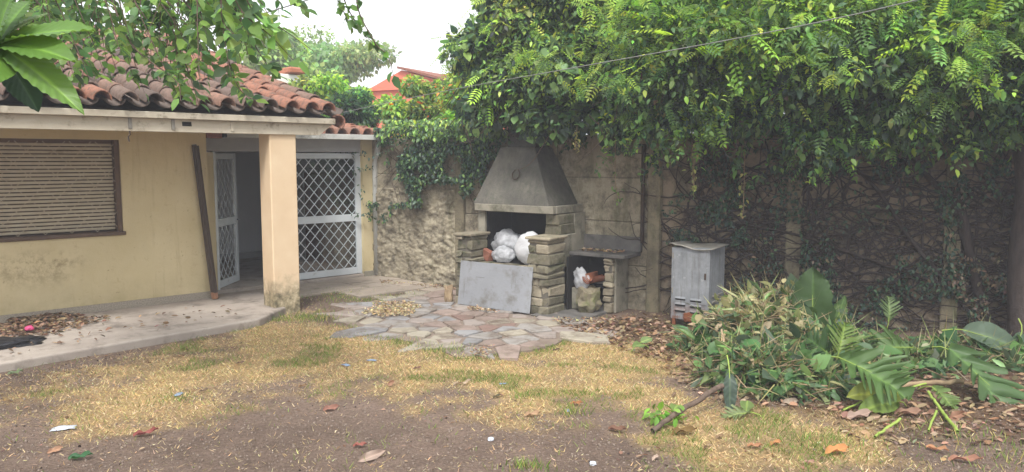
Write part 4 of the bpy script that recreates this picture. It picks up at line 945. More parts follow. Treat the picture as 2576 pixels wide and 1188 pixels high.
def wall_leaves(regs, Wp, orig, L, colf, o=(.03, .22), tpl=T_OVA):
    out = []
    for (u0, u1, v0, v1, n) in regs:
        u, v = rng.uniform(u0, u1, n), rng.uniform(v0, v1, n); k = fbm(u/60., v/60., 1.0, 3) > .47; u, v = u[k], v[k]; m = len(u)
        P = np.array([WP(a, c, rng.uniform(*o)) for a, c in zip(u, v)])-orig; nn = N1 if u0 < 1640 else N2
        O = nrm(np.array([nn[0], nn[1], .2])+rng.normal(0, .3, (m, 3))); D, N = hang(O, m, .2, .9, .5, .4); out.append((tpl, P, D, N, rng.uniform(*L, m), colf(m), 1.0))
    return out
regs = [(1655, 1880, 470, 610, 900), (1840, 2100, 600, 800, 1000), (2050, 2420, 640, 830, 1900), (2380, 2640, 660, 840, 1100), (1640, 2640, 330, 440, 3600), (1640, 2640, 285, 360, 7000), (1840, 2500, 420, 600, 600), (1700, 1860, 430, 620, 1100), (1950, 2040, 400, 800, 900), (2360, 2440, 400, 640, 500), (2480, 2640, 380, 640, 900)]
def brownish(n): return pal(n, [(.14, .1, .065), (.2, .15, .1), (.1, .08, .05)])
merge_leaf('foliage', wall_leaves(regs, None, I0, (.035, .07), lambda n: np.where(rng.random((n, 1)) < .12, brownish(n), dark(n)))+wall_leaves([(2400, 2600, 640, 820, 1100), (1720, 1790, 420, 560, 60)], None, I0, (.03, .06), brownish), 'leafdark', ivy, kind='stuff')
ivl = thing('ivy', 'small-leaved ivy trailing over the roughcast wall between downpipe and hood', 'ivy', (*W0, 0))
J0 = np.array([*W0, 0])
regs = [(940, 1230, 320, 420, 4200), (930, 1060, 400, 520, 2600), (1050, 1150, 400, 460, 700), (1155, 1230, 400, 500, 800), (930, 985, 470, 560, 260), (1180, 1260, 340, 400, 300), (1200, 1630, 290, 350, 3600), (1400, 1630, 330, 385, 500)]
ps = wall_leaves(regs, None, J0, (.05, .085), lambda n: np.where(rng.random((n, 1)) < .25, midg(n), dark(n)), (.02, .3))
ps += wall_leaves([(960, 1240, 300, 350, 1500)], None, J0, (.05, .09), lambda n: np.where(rng.random((n, 1)) < .7, midg(n), brite(n)), (.0, .45))
for (u0, v0, u1, v1, n) in [(840, 385, 960, 390, 46), (885, 430, 945, 420, 22), (905, 460, 930, 560, 22), (870, 540, 940, 535, 22), (1060, 330, 1090, 480, 16)]:
    p = spray(u0, v0, u1, v1, .35, n, T_OVA, (.045, .08), dark); p[1][:] = p[1]-J0; ps.append(p)
for k in range(26):
    u0 = rng.uniform(985, 1230); p = spray(u0, rng.uniform(285, 330), u0+rng.uniform(-25, 25), rng.uniform(350, 440), rng.uniform(.15, .4), 26, T_OVA, (.045, .085), lambda n: np.where(rng.random((n, 1)) < .3, midg(n), dark(n))); p[1][:] = p[1]-J0; ps.append(p)
merge_leaf('foliage', ps, 'leafdark', ivl, kind='stuff')
st = []
for k in range(60):
    u, v = rng.uniform(950, 1220), rng.uniform(330, 480); st += branch_tubes([(WP(u, v, .03)-J0, WP(u+rng.uniform(-70, 70), v+rng.uniform(20, 70), .05)-J0)], .006, .003, 0, 6)
V_, F_ = tubes_np(st); onp('stem', V_, F_, 'bark', ivl, True, kind='stuff')

# --- trees and shrubs behind the wall
def back_tree(name, label, u, v, y, rx, rz, nb, per, L, colf, mat='leafy', trunk=True, tpl=T_DIA, group=None, cat='tree'):
    c = DY(u, v, y); base = np.array([c[0], c[1], 0]); t = thing(name, label, cat, tuple(base), 0, group)
    cs, rs = [], []
    for k in range(nb):
        d = rv(1)[0]*rng.random()**.4*.8; cs.append(np.array([d[0]*rx, d[1]*rx, c[2]+d[2]*rz])); r = rng.uniform(.28, .45); rs.append((rx*r, rx*r, rz*r*.85))
    merge_leaf('crown', [blobs_leaf(cs, rs, per, tpl, L, colf, shell=.5)], mat, t, kind='stuff')
    if trunk:
        V_, F_ = tube_np(smooth_path([(0, 0, -.1), (.1, .05, c[2]*.5), (0, 0, c[2])], 10), np.linspace(.12, .04, 11)[:len(smooth_path([(0, 0, 0), (0, 0, 1), (0, 0, 2)], 10))], 8); onp('trunk', V_, [F_], 'bark', t, True)
        V_, F_ = tubes_np(branch_tubes([((0, 0, c[2]*.6), np.array(q)) for q in cs[:8]], .04, .01, .05), 5); onp('branch', V_, F_, 'bark', t, True, kind='stuff')
    return t
pale = lambda n: pal(n, [(.26, .38, .15), (.34, .47, .2), (.2, .31, .12)])  # distance haze mixed into this paler leaf colour
yel = lambda n: pal(n, [(.24, .4, .07), (.34, .5, .09), (.16, .3, .06), (.42, .54, .12)])
back_tree('tree', 'pale hazy broad tree standing far behind the chimney', 780, 155, 31, 3.1, 1.5, 26, 420, (.16, .3), pale)
back_tree('shrub', 'bright yellow-green bushy shrub rising beside the tiled roof verge', 830, 258, 17.0, 1.0, .75, 16, 420, (.08, .15), lambda n: np.where(rng.random((n, 1)) < .7, yel(n), midg(n)), tpl=T_OVA, cat='shrub')
back_tree('shrub', 'dark green glossy shrub behind the low annex roof', 900, 300, 15.4, .85, .6, 12, 420, (.08, .14), lambda n: np.where(rng.random((n, 1)) < .4, midg(n), dark(n)), tpl=T_OVA, cat='shrub')
back_tree('shrub', 'light green shrub with orange blossom below the red house', 1075, 275, 16.2, 1.0, .75, 16, 420, (.08, .15), lambda n: np.where(rng.random((n, 1)) < .04, pal(n, [(.7, .2, .06)]), np.where(rng.random((n, 1)) < .7, yel(n), midg(n))), tpl=T_OVA, cat='shrub')
back_tree('shrub', 'shrub dotted with orange flowers beside the heart-leaved creeper', 1185, 260, 15.0, .8, .8, 12, 360, (.08, .14), lambda n: np.where(rng.random((n, 1)) < .05, pal(n, [(.75, .2, .06)]), np.where(rng.random((n, 1)) < .4, yel(n), midg(n))), tpl=T_OVA, cat='shrub')
for q, (u, v, y, rx, rz, lb) in enumerate([(1420, 60, 14.0, 2.0, 1.5, 'green tree filling the view behind the heart-leaved creeper'), (1800, 110, 12.6, 1.9, 1.2, 'leafy tree behind the wall above the steel cabinet'), (2200, 90, 11.6, 1.9, 1.2, 'leafy tree behind the wall above the tangled ivy stems'), (2560, 120, 10.8, 1.7, 1.1, 'leafy tree behind the wall beside the dark trunk')]):
    back_tree('tree', lb, u, v, y, rx, rz, 22, 420, (.1, .18), lambda n: np.where(rng.random((n, 1)) < .35, brite(n), midg(n)), tpl=T_OVA)
# neighbour's red house
rp = DY(1040, 232, 27); nh = thing('neighbour_house', 'red painted house with a dark tiled gable roof beyond the shrubs', 'house', (rp[0], rp[1], 0), R(-28))
zt = float(rp[2]); B().prism([(-1.9, 0), (1.9, 0), (1.9, 5), (-1.9, 5)], 0, zt+.1).obj('wall', 'redwall', nh)
B().add([(-2.0, -.12, zt+.1), (2.0, -.12, zt+.1), (2, 5.1, zt+.1), (-2, 5.1, zt+.1), (-.4, -.12, zt+.75), (-.4, 5.1, zt+.75)], [(0, 1, 4), (2, 3, 5), (0, 4, 5, 3), (0, 3, 2, 1)]).obj('gable', 'redwall', nh)
B().add([(-.5, -.25, zt+.80), (2.2, -.25, zt+.1), (2.2, 5.2, zt+.1), (-.5, 5.2, zt+.80), (-.5, -.25, zt+.88), (2.2, -.25, zt+.18), (2.2, 5.2, zt+.18), (-.5, 5.2, zt+.88)],
        [(0, 3, 2, 1), (4, 5, 6, 7), (0, 1, 5, 4), (1, 2, 6, 5), (2, 3, 7, 6), (3, 0, 4, 7)]).obj('roof', 'brick', nh)
for x in (-.9, .5):
    w_ = B().cbox(x-.25, x+.25, -.06, -.005, zt-.9, zt-.2, .01).obj('window', 'whitewall', nh); B().box(x-.2, x+.2, -.07, -.062, zt-.85, zt-.25).obj('pane', 'glass', w_)

# --- broad tree at the left whose branches hang across the top
otree = thing('tree', 'overhanging tree with light green oval leaves on thin drooping twigs', 'tree', (-4.9, 4.9, 0))
OT = np.array([-4.9, 4.9, 0])
def q_(u, v, y): return DY(u, v, y)-OT
V_, F_ = tube_np(smooth_path([(0, 0, -.1), (.05, .05, 1.6), (.3, .2, 3.2), (.8, .5, 4.6)], 14), np.linspace(.16, .08, 15)[:len(smooth_path([(0, 0, 0), (0, 0, 1), (0, 0, 2), (0, 0, 3)], 14))], 10); onp('trunk', V_, [F_], 'bark', otree, True)
tw, lp = [], []
def twig(ctl, r0, n, L, colf, k=16, side=.05):
    p = smooth_path(ctl, k); tw.append((p, np.linspace(r0, .002, len(p))))
    m = len(p)-1; t = np.sort(rng.random(n))**.85*(m-.01); i = t.astype(int); f = (t-i)[:, None]
    Q = p[i]*(1-f)+p[i+1]*f; T = nrm(p[i+1]-p[i]); s = np.where(np.arange(n) % 2 == 0, 1, -1)[:, None]
    S = nrm(np.cross(T, UPV)+1e-6)*s; D = nrm(T*.6+S*.9+np.array([0, 0, -.2])+rng.normal(0, .38, (n, 3))); N = nrm(UPV*.8+np.array([0, -.2, 0])+rng.normal(0, .5, (n, 3)))
    lp.append((T_OVA, Q+D*.015, D, N, rng.uniform(*L, n), colf(n), rng.uniform(1.05, 1.4)))
lg = lambda n: pal(n, [(.10, .2, .06), (.14, .26, .07), (.07, .145, .055), (.2, .34, .085)])
for k in range(128):                                     # the dense curtain at the upper left
    u0 = rng.uniform(-150, 620); v0 = rng.uniform(-190, -60); y = rng.uniform(5.6, 7.4)
    u1 = u0+rng.uniform(-40, 190); v1 = np.interp(u1, [-100, 200, 420, 560, 700, 820], [150, 190, 235, 215, 110, 40])*rng.uniform(.3, 1.05)
    twig([q_(u0, v0, y), q_((u0+u1)/2+rng.uniform(-20, 40), (v0+v1)/2-10, y-.1), q_(u1, v1, y-.2)], .008, int(rng.integers(18, 34)), (.06, .12), lg)
for (ctl, n) in [([(380, -80), (440, 90), (480, 200), (500, 262)], 34), ([(260, -60), (330, 110), (440, 200), (455, 255)], 34), ([(430, -40), (560, 130), (600, 220), (640, 255)], 26), ([(90, -60), (150, 60), (200, 140), (240, 190)], 30),
                 ([(520, -60), (600, 40), (650, 130), (690, 190)], 30)]:
    y = rng.uniform(5.6, 6.4); twig([q_(u, v, y-.1*j) for j, (u, v) in enumerate(ctl)], .009, n, (.07, .12), lg)
for (ctl, n, Lr) in [([(560, -70), (610, 30), (680, 90), (745, 160)], 16, (.12, .17)), ([(600, -50), (640, 30), (720, 80), (790, 130)], 12, (.12, .17)), ([(560, -40), (560, 50), (610, 110)], 9, (.12, .17)),
                 ([(850, -70), (870, 10), (905, 70), (935, 105)], 26, (.055, .09)), ([(905, -60), (900, 20), (945, 110), (975, 140), (990, 190)], 16, (.06, .1)), ([(830, -60), (850, 0), (880, 60)], 16, (.05, .08))]:
    y = 5.2; twig([q_(u, v, y) for u, v in ctl], .006, n, Lr, lg)
merge_leaf('crown', lp, 'leafy', otree, kind='stuff')
lims = [([(.3, .2, 3.2), q_(-100, -350, 5.6), q_(300, -230, 6.0), q_(640, -140, 5.6)], .06), ([(.05, .05, 1.9), q_(-350, -150, 5.8), q_(-80, -120, 6.4), q_(250, -110, 6.6)], .05), ([q_(300, -230, 6.0), q_(600, -250, 5.6), q_(900, -90, 5.2)], .03)]
V_, F_ = tubes_np([(smooth_path(c, 20), np.linspace(r, .015, len(smooth_path(c, 20)))) for c, r in lims], 7); onp('limb', V_, F_, 'bark', otree, True, kind='stuff')
V_, F_ = tubes_np(tw, 5); onp('twig', V_, F_, 'bark', otree, True, kind='stuff')

# --- loquat branch close by at the upper left: each large ribbed leaf is a part
def big_leaf(L, W, n=22, m=5, rib=.02, curl=.3, fold=.25, lobes=None, side_sweep=.35, nose=1.0, heart=0.0, wave=.0):
    """blade along +x: midrib strip to margin, ribs pressed along the side veins"""
    t = np.linspace(0, 1, n); prof = np.sin(math.pi*np.clip(t, 0, 1)**.8)**.75*(1-.25*t)*nose
    if heart: prof = np.maximum(prof, 0)*1.0; prof = (np.clip(1-t, 0, 1)**.95)*(.8+.95*t)*(1+.05*np.sin(t*31)); prof[0] = prof[1]*.85
    if lobes: prof = prof*(1-lobes[1]*(.5+.5*np.cos((t+.025*np.sin(t*17+L*40))*lobes[0]*2*math.pi))**2.2)*(1+.12*np.sin(t*23+W*50))
    V, C = [], []
    for s in (1, -1):
        for j in range(m+1):
            k = j/m
            for i in range(n):
                w = prof[i]*W*.5; x = t[i]*L+side_sweep*w*k-heart*L*.22*k*(1-t[i])**3; y = s*w*k
                z = fold*w*k-curl*L*t[i]**2*.6+rib*math.sin((t[i]-.35*k*W/L)*2*math.pi*min(n/4.2, 11))*k*(1-.4*k)+wave*math.sin(t[i]*9+s)*k*k*L
                V.append((x, y, z)); C.append(1.0)
    V = np.array(V); F = []
    for q in (0, 1):
        o = q*(m+1)*n
        for j in range(m):
            for i in range(n-1):
                a = o+j*n+i; F.append((a, a+1, a+n+1, a+n) if q == 0 else (a, a+n, a+n+1, a+1))
    return V, np.array(F)
def put_leaf(name, V, F, loc, D, N, col, mat, parent=None, rib=(1.3, 1.25, 1.1), **k):
    D = nrm(np.asarray(D, float)); Yv = nrm(np.cross(N, D)); Zv = np.cross(D, Yv)
    c = np.tile(np.array(col), (len(V), 1))*(1+.25*(fbm(V[:, 0]*30, V[:, 1]*30, 1., 3)[:, None]-.5)); edge = np.abs(V[:, 1]) < 1e-4; c[edge] *= np.array(rib)*1.35
    me = mesh_np(name, V, [F], mat, True, c); o = bpy.data.objects.new(name, me)
    o.matrix_local = Matrix(((D[0], Yv[0], Zv[0], loc[0]), (D[1], Yv[1], Zv[1], loc[1]), (D[2], Yv[2], Zv[2], loc[2]), (0, 0, 0, 1)))
    return add(o, parent, **k)
loq = thing('loquat_tree', 'loquat branch with large ribbed leaves reaching in before the roof', 'tree', (-2.6, 2.3, 0)); LQ = np.array([-2.6, 2.3, 0])
hub = DY(-6, 112, 2.45)
V_, F_ = tube_np(smooth_path([(0, 0, -.1), (.03, 0, 1.2), (.3, .05, 2.0), hub-LQ-np.array([.3, 0, .05]), hub-LQ], 18), np.linspace(.07, .012, 19)[:len(smooth_path([(0,0,0)]*5, 18))], 8); onp('trunk', V_, [F_], 'bark', loq, True)
for (u, v, W, colr, dy, Nn) in [(215, 55, .085, (.13, .26, .05), -.05, (.1, -.5, .9)), (165, 135, .085, (.12, .24, .045), -.12, (.1, -.6, .8)), (196, 262, .075, (.15, .28, .06), -.1, (.5, -.6, .6)), (95, 275, .075, (.035, .075, .04), .02, (.6, -.7, .3)),
                              (58, -10, .09, (.11, .22, .05), .05, (-.3, -.8, .3)), (8, -40, .09, (.1, .2, .045), -.1, (-.5, -.8, .2)), (105, 20, .05, (.22, .32, .16), .1, (-.4, -.5, .6)), (12, 200, .07, (.14, .28, .05), -.15, (.9, -.4, .2)), (55, 215, .06, (.03, .07, .035), .12, (.5, -.8, .3)), (-90, 60, .09, (.11, .22, .05), -.1, (0, -.5, .9)), (-70, 180, .09, (.11, .22, .05), -.1, (-.3, -.5, .9))]:
    tip = DY(u, v, 2.45+dy); d = tip-hub; L = float(np.linalg.norm(d)); V, F = big_leaf(L, W*1.7, 90, 5, .005, .34, .2, side_sweep=.35, wave=.02)
    put_leaf('leaf', V, F, hub-LQ, d+np.array([0, 0, .10*L]), Nn, tuple(c*.8 for c in colr), 'leaf', loq)
# ================================================================== HEAP OF CUT GREENERY
pile = thing('brush_heap', 'heap of cut twigs and wilting small leaves piled in front of the ivy', 'heap', tuple(G(1960, 900)))
PL = np.array(pile.location)
mounds = [(1890, 895, .62, .65, .54), (1960, 885, .62, .65, .66), (1790, 885, .38, .4, .26), (2070, 930, .62, .55, .40), (1880, 965, .45, .42, .36), (1980, 975, .5, .4, .28), (2230, 920, .8, .5, .15), (2420, 905, .9, .5, .15)]
def mound_pts(n, sel=None):
    out, nn = [], []
    for (u, v, rx, ry, h) in mounds:
        m = int(n*rx*h/1.4); c = G(u, v); d = rv(m); d[:, 2] = np.abs(d[:, 2]); k = (1-.4*rng.random((m, 1))**1.3)
        out.append(c+d*np.array([rx, ry, h])*k); nn.append(nrm(d/np.array([rx, ry, h])))
    return np.concatenate(out)-PL, np.concatenate(nn)
P, O = mound_pts(4200); P = P+rng.normal(0, .035, P.shape)+O*(.10*rng.random((len(P), 1))**4); P[:, 2] = np.maximum(P[:, 2], .01); n = len(P); D, N = hang(O, n, .5, .3, 1.0, .7)
fresh = lambda n: pal(n, [(.08, .16, .05), (.13, .22, .08), (.055, .12, .045), (.2, .3, .12), (.1, .15, .08)])
olive = lambda n: pal(n, [(.26, .25, .12), (.34, .31, .16), (.2, .2, .09), (.4, .34, .2)])
hi_ = (P[:, 2] > .36) & (P[:, 0] < .25)
colr = np.where(hi_[:, None], np.where(rng.random((n, 1)) < .8, olive(n), fresh(n)), np.where(rng.random((n, 1)) < .08, olive(n), fresh(n)))
parts = [(T_OVA, P, D, N, rng.uniform(.07, .17, n), colr, rng.uniform(.5, 1.3, n))]
P, O = mound_pts(1300); n = len(P); D, N = hang(O, n, .6, .8, .5, .6); parts.append((T_OVA, P, D, N, rng.uniform(.14, .26, n), np.where(rng.random((n, 1)) < .22, olive(n), fresh(n)), .45))
P, O = mound_pts(230); n = len(P); D, N = hang(O, n, .5, .5, .6, .7); parts.append((T_HEART, P+O*.04, D, N, rng.uniform(.13, .26, n), pal(n, [(.07, .15, .05), (.11, .2, .07), (.16, .26, .1), (.09, .14, .09)]), rng.uniform(.6, 1.0, n)))
P, O = mound_pts(1700); P = P+O*.05; n = len(P); D, N = hang(O, n, .6, .2, .9, .6); parts.append((T_BLADE, P, D, N, rng.uniform(.2, .4, n), pal(n, [(.24, .24, .1), (.3, .26, .14), (.16, .2, .06)]), .03))
n = 620; c = G(1930, 885)-PL; d = rv(n); d[:, 2] = np.abs(d[:, 2])+.25; d = nrm(d); P = c+d*np.array([.60, .58, .60]); D, N = hang(d*np.array([1, 1, .2]), n, .9, .9, .6, .4)
parts.append((T_BLADE, P, D, N, rng.uniform(.18, .42, n), pal(n, [(.42, .4, .2), (.5, .46, .26), (.34, .34, .15)]), rng.uniform(.03, .1, n)))
merge_leaf('foliage', parts, 'leaf', pile, kind='stuff')
P, O = mound_pts(620); n = len(P); tw = []
for k in range(n):
    a = rng.uniform(0, 6.3); d = nrm(np.array([math.cos(a), .6*math.sin(a), rng.normal(.1, .35)])+O[k]*.3); L = rng.uniform(.2, .6); t = np.linspace(0, 1, 6)[:, None]
    p = P[k]+d*(t-.5)*L+np.sin(t*3.1)*rng.normal(0, .05, 3); p[:, 2] = np.maximum(p[:, 2], .01); tw.append((p, np.linspace(rng.uniform(.004, .009), .002, 6)))
V_, F_ = tubes_np(tw, 5); onp('twig', V_, F_, 'twig', pile, True, kind='stuff')

GR = 'broad cut leaves on the heap'
def bl(label, u, v, z, D, N, L, W, col, kind='heart', name='large_leaf', mat='leaf', **kw):
    if kind == 'heart': V, F = big_leaf(L, W, 60, 8, .013, .16, .16, heart=1.0, side_sweep=.2, wave=.05)
    elif kind == 'lobed': V, F = big_leaf(L, W, 130, 5, .004, .42, .2, lobes=(8, .8), side_sweep=.8, wave=.08); V[:, 2] += .10*L*(fbm(V[:, 0]*7/L+u, np.abs(V[:, 1])*7/L+v, 1., 2)-.5)*np.abs(V[:, 1])/W*2
    else: V, F = big_leaf(L, W, 30, 4, .006, .2, .2, side_sweep=.3, wave=.02)
    V[:, 2] += .08*L*(fbm(V[:, 0]*4/L+u, V[:, 1]*4/L+v, 1., 2)-.5); p = G(u, v, z); o = put_leaf(name, V, F, p, D, N, tuple(c*k_ for c, k_ in zip(col, (.95, .78, .9))), mat, None, label=label, cat='leaf', **kw)
    d = nrm(np.asarray(D, float)); s, f = tube_np(np.stack([np.array([-.16, 0, -.09]), np.array([-.08, 0, -.025]), np.array([0, 0, 0.004]), np.array([L*.5, 0, .004-.12*.6*L*.25 if kind == 'heart' else -.02])]), np.array([.007, .006, .005, .002]), 6); onp('stalk', s, [f], 'greenstem', o, True)
    return o
bl('large upright elephant-ear leaf with ruffled ribs crowning the brush heap', 2046, 815, .40, (-.02, .15, 1), (-.75, -.8, .1), .60, .62, (.05, .115, .032))
bl('small torn broad leaf behind the upright elephant-ear leaf', 2105, 800, .38, (.35, .1, .8), (.2, -1, .2), .26, .22, (.08, .18, .04))
bl('drooping pale grey-green leaf pair half, on top of the heap', 1915, 800, .42, (.15, -.25, -.8), (-.2, -.8, .5), .24, .15, (.16, .22, .13), 'oval')
bl('pale wilted leaf hanging beside the drooping pair on the heap', 1890, 800, .42, (-.25, -.3, -.8), (-.4, -.8, .4), .2, .12, (.2, .24, .15), 'oval')
bl('glossy split-lobed leaf with folded lobes in the middle of the heap', 2110, 900, .36, (.45, -.65, -.12), (.1, -.75, .65), .62, .62, (.08, .18, .045), 'lobed')
bl('upright yellow-green split leaf behind the glossy folded one', 2105, 905, .24, (.25, .1, .8), (-.1, -1, .3), .36, .34, (.13, .24, .045), 'lobed')
bl('shiny dark split leaf leaning left of the glossy folded one', 2100, 905, .22, (-.55, -.1, .5), (-.1, -.9, .5), .36, .34, (.05, .12, .035), 'lobed')
bl('large feathery split leaf with pale midrib lying at the heap end', 2385, 880, .34, (.28, -.82, -.38), (.15, -.65, .75), .98, .74, (.075, .17, .05), 'lobed')
bl('broad split leaf lying flat beyond the feathery pale-ribbed one', 2300, 875, .26, (-.7, -.2, .1), (0, -.6, .8), .55, .5, (.09, .19, .05), 'lobed')
bl('long grey-green leaf arching up by the dark trunk', 2420, 830, .34, (.8, -.1, -.18), (-.1, -.7, .7), .62, .36, (.09, .16, .09), 'oval')
bl('drooping dark leaf beside the dark tree trunk', 2570, 835, .30, (-.25, -.2, -.5), (.3, -.8, .5), .40, .28, (.07, .14, .07), 'oval')
bl('small fan of light green leaf behind the heap', 2235, 812, .25, (.1, .1, .9), (0, -1, .2), .3, .26, (.12, .22, .07), 'lobed')
bl('yellowing flat leaf with brown edge before the heap', 2270, 990, .10, (-.8, -.2, .08), (.1, -.6, .8), .52, .3, (.2, .28, .05), 'oval')
bl('second yellowing leaf fallen under the brown-edged one', 2260, 1010, .07, (-.85, -.4, .02), (0, -.5, .85), .45, .22, (.14, .25, .05), 'oval')
bl('pale green torn leaf lying over the yellow stalks', 2345, 975, .12, (.1, -.7, -.1), (.1, -.5, .85), .3, .24, (.13, .24, .06), 'lobed')
bl('dark grey-green strap leaf hanging down the front of the heap', 1835, 935, .30, (-.05, -.35, -.7), (-.1, -1, .2), .36, .13, (.06, .11, .07), 'oval')
bl('small bright leaf on the dry grass before the heap', 1880, 1010, .05, (-.3, -.9, .0), (0, -.3, .95), .22, .13, (.16, .28, .08), 'oval')
bl('three-pointed pale green leaf lying flat on the straw', 1890, 1038, .03, (-.9, -.2, .05), (0, -.2, 1), .26, .2, (.18, .28, .1), 'lobed')
bl('light green leaf sprig left of the heap near the litter', 1620, 868, .08, (-.6, -.5, .1), (0, -.4, .9), .18, .13, (.16, .29, .09), 'oval')
bl('second light green leaf of the sprig by the litter', 1612, 862, .09, (.5, .3, .15), (0, -.5, .9), .17, .12, (.2, .34, .12), 'oval')
bl('bright leaf beside the thick grey branch', 1705, 1020, .07, (-.3, -.7, .1), (0, -.5, .8), .16, .11, (.19, .34, .09), 'oval')
# stalks and the thick stick
def stick(name, ctl, r, label, mat):
    p = smooth_path(ctl, 16) if len(ctl) > 2 else np.linspace(ctl[0], ctl[1], 14); v, f = tube_np(p+rng.normal(0, r*.2, p.shape), np.linspace(r*.85, r, len(p)), 8); return onp(name, v, [f], mat, None, True, label=label, cat='branch')
stick('branch', [G(1640, 1083, .02), G(1815, 968, .20)], .024, 'thick grey broken branch resting on the straw against the heap', 'bark')
stick('branch', [G(2175, 985, .05), G(2290, 968, .07), G(2420, 960, .06)], .024, 'dry brown stalk lying across the low end of the heap', 'twig')
stick('stalk', [G(2120, 1032, .02), G(2200, 1000, .05), G(2330, 965, .09)], .010, 'yellow-green leaf stalk pointing left before the heap', 'greenstem')
stick('stalk', [G(2335, 985, .10), G(2370, 1035, .03), G(2410, 1085, .015)], .014, 'yellow-green leaf stalk pointing toward the bare soil', 'greenstem')
stick('stalk', [G(2200, 1100, .015), G(2235, 1075, .025), G(2265, 1055, .02)], .012, 'short cut green stalk lying among brown leaves', 'greenstem')
stick('stalk', [G(2335, 1085, .012), G(2345, 1060, .02), G(2355, 1035, .03)], .010, 'thin pale green stalk end beside curled brown leaves', 'greenstem')
stick('branch', [G(1830, 905, .25), G(1822, 870, .36), G(1815, 830, .46)], .010, 'thin upright bare twig at the left of the heap', 'twig')
stick('branch', [G(2520, 1040, .015), G(2570, 1022, .03), G(2640, 1010, .03)], .014, 'bare grey stick at the end of the leaf litter', 'twig')
for q, (u, v, ln) in enumerate([(1660, 1050, 7), (1800, 950, 6), (1700, 1045, 5)]):
    c = G(u, v, .05); n = 22; P = c+rng.normal(0, .07, (n, 3))*[1, 1, .5]; P[:, 2] = np.abs(P[:, 2])+.01; D, N = hang(rv(n), n, .5, .2, .6, .9)
    leaf_obj('leaf_sprig', T_OVA, P, D, N, rng.uniform(.05, .1, n), pal(n, [(.16, .32, .05), (.2, .36, .07)]), 'leafy', None, label=['bright green leaf tuft at the tip of the thick branch', 'bright green leaf tuft where the thick branch meets the heap', 'sparse green leaf tuft halfway along the thick branch'][q], cat='sprig', kind='stuff')

# ================================================================== GRASS, LITTER
def gzv(P): return ground_z(P[:, 0], P[:, 1])
def rand_ground(n, u0, u1, v0, v1):
    x = rng.uniform(-7.5, 7.5, n*4); y = rng.uniform(4.6, 13.6, n*4)
    k = (np.abs(x) < y*.72+.3); return x[k], y[k]
x, y = rand_ground(190000, 0, 0, 0, 0)
dens = straw_mask(x, y)*1.0+.07*(fbm(x, y, 2.2, 4) > .55)+.05
dens *= (dpoly(x, y, SLABP) < -.02)*(dpoly(x, y, PATIO)+(fbm(x, y, 4., 3)-.62)*.5 < -.01)*(1-.6*litter_mask(x, y))
inh = (np.stack([x, y], 1)-HA)@HY > -.3; dens = np.where(inh & (((np.stack([x, y], 1)-HA)@HX) < 3.2), 0, dens)
dens = np.where((np.stack([x, y], 1)-W0)@N1 < .05, 0, dens)*np.clip(.3+1.0*fbm(x+31, y, 2.6, 4), 0, 1)
k = rng.random(len(x)) < dens*.6; x, y = x[k], y[k]; n = len(x)
edge = np.array([np.exp(-(dpoly(x, y, PATIO)/.14)**2), np.exp(-(dpoly(x, y, SLABP)/.10)**2)*.3]).max(0)
green = np.clip(.9*edge*(fbm(x, y, 3.5, 3) > .42)+.75*(fbm(x+50, y+8, 1.9, 4) > .60)+.06, 0, 1)
isg = rng.random(n) < green
colg = np.where(isg[:, None], pal(n, [(.17, .22, .055), (.12, .19, .04), (.22, .26, .08)]), pal(n, [(.56, .43, .21), (.62, .49, .26), (.45, .34, .17), (.64, .54, .33)]))
P = np.stack([x, y, ground_z(x, y)-.004], 1); a = rng.uniform(0, 6.28, n); lay = np.where(isg, .9, rng.uniform(.15, .8, n)); D = nrm(np.stack([np.cos(a), np.sin(a), lay*1.4], 1)); N = nrm(rng.normal(0, 1, (n, 3)))
Lg = rng.uniform(.02, .055, n)*np.where(isg, 1.35, 1.0)
V_, F_, nv = scatter(T_BLADE, P, D, N, Lg, .0035/Lg*rng.uniform(1, 1.9, n))
onp('grass', V_, F_, 'grass', None, False, np.repeat(colg, nv, 0), label='dry straw-coloured lawn grass with greener tufts around the patio', cat='grass', kind='stuff')
# green weeds in strips, at the pillar foot and the patio joints
sp = []
for (u, v, n, r, h) in [(780, 800, 420, .22, .10), (880, 745, 520, .45, .06), (940, 750, 380, .3, .05), (850, 735, 300, .3, .06), (700, 805, 120, .1, .06), (1115, 880, 160, .16, .09), (1000, 865, 140, .18, .07), (1320, 1172, 60, .05, .09), (1440, 1040, 70, .08, .11), (1310, 1000, 40, .06, .08), (2550, 1150, 240, .35, .08), (2400, 1085, 160, .25, .07), (2080, 1110, 160, .25, .08), (1350, 1180, 40, .05, .10), (440, 1000, 90, .12, .06), (200, 1050, 40, .08, .05)]:
    c = G(u, v, .01); P = c+np.stack([rng.normal(0, r, n), rng.normal(0, r*.7, n), np.zeros(n)], 1); P[:, 2] = np.maximum(gzv(P), -.01); a = rng.uniform(0, 6.28, n)
    D = nrm(np.stack([np.cos(a)*.6, np.sin(a)*.6, np.ones(n)], 1)); L = rng.uniform(.5, 1.1, n)*h; sp.append((T_BLADE, P, D, rv(n), L, np.where(rng.random((n, 1)) < .3, pal(n, [(.42, .36, .14)]), pal(n, [(.13, .22, .04), (.18, .27, .06), (.1, .17, .035)])), .006/L))
merge_leaf('weeds', sp, 'grass', None, kind='stuff', label='green weed tufts at the pillar foot and between the cement strips', cat='weeds')
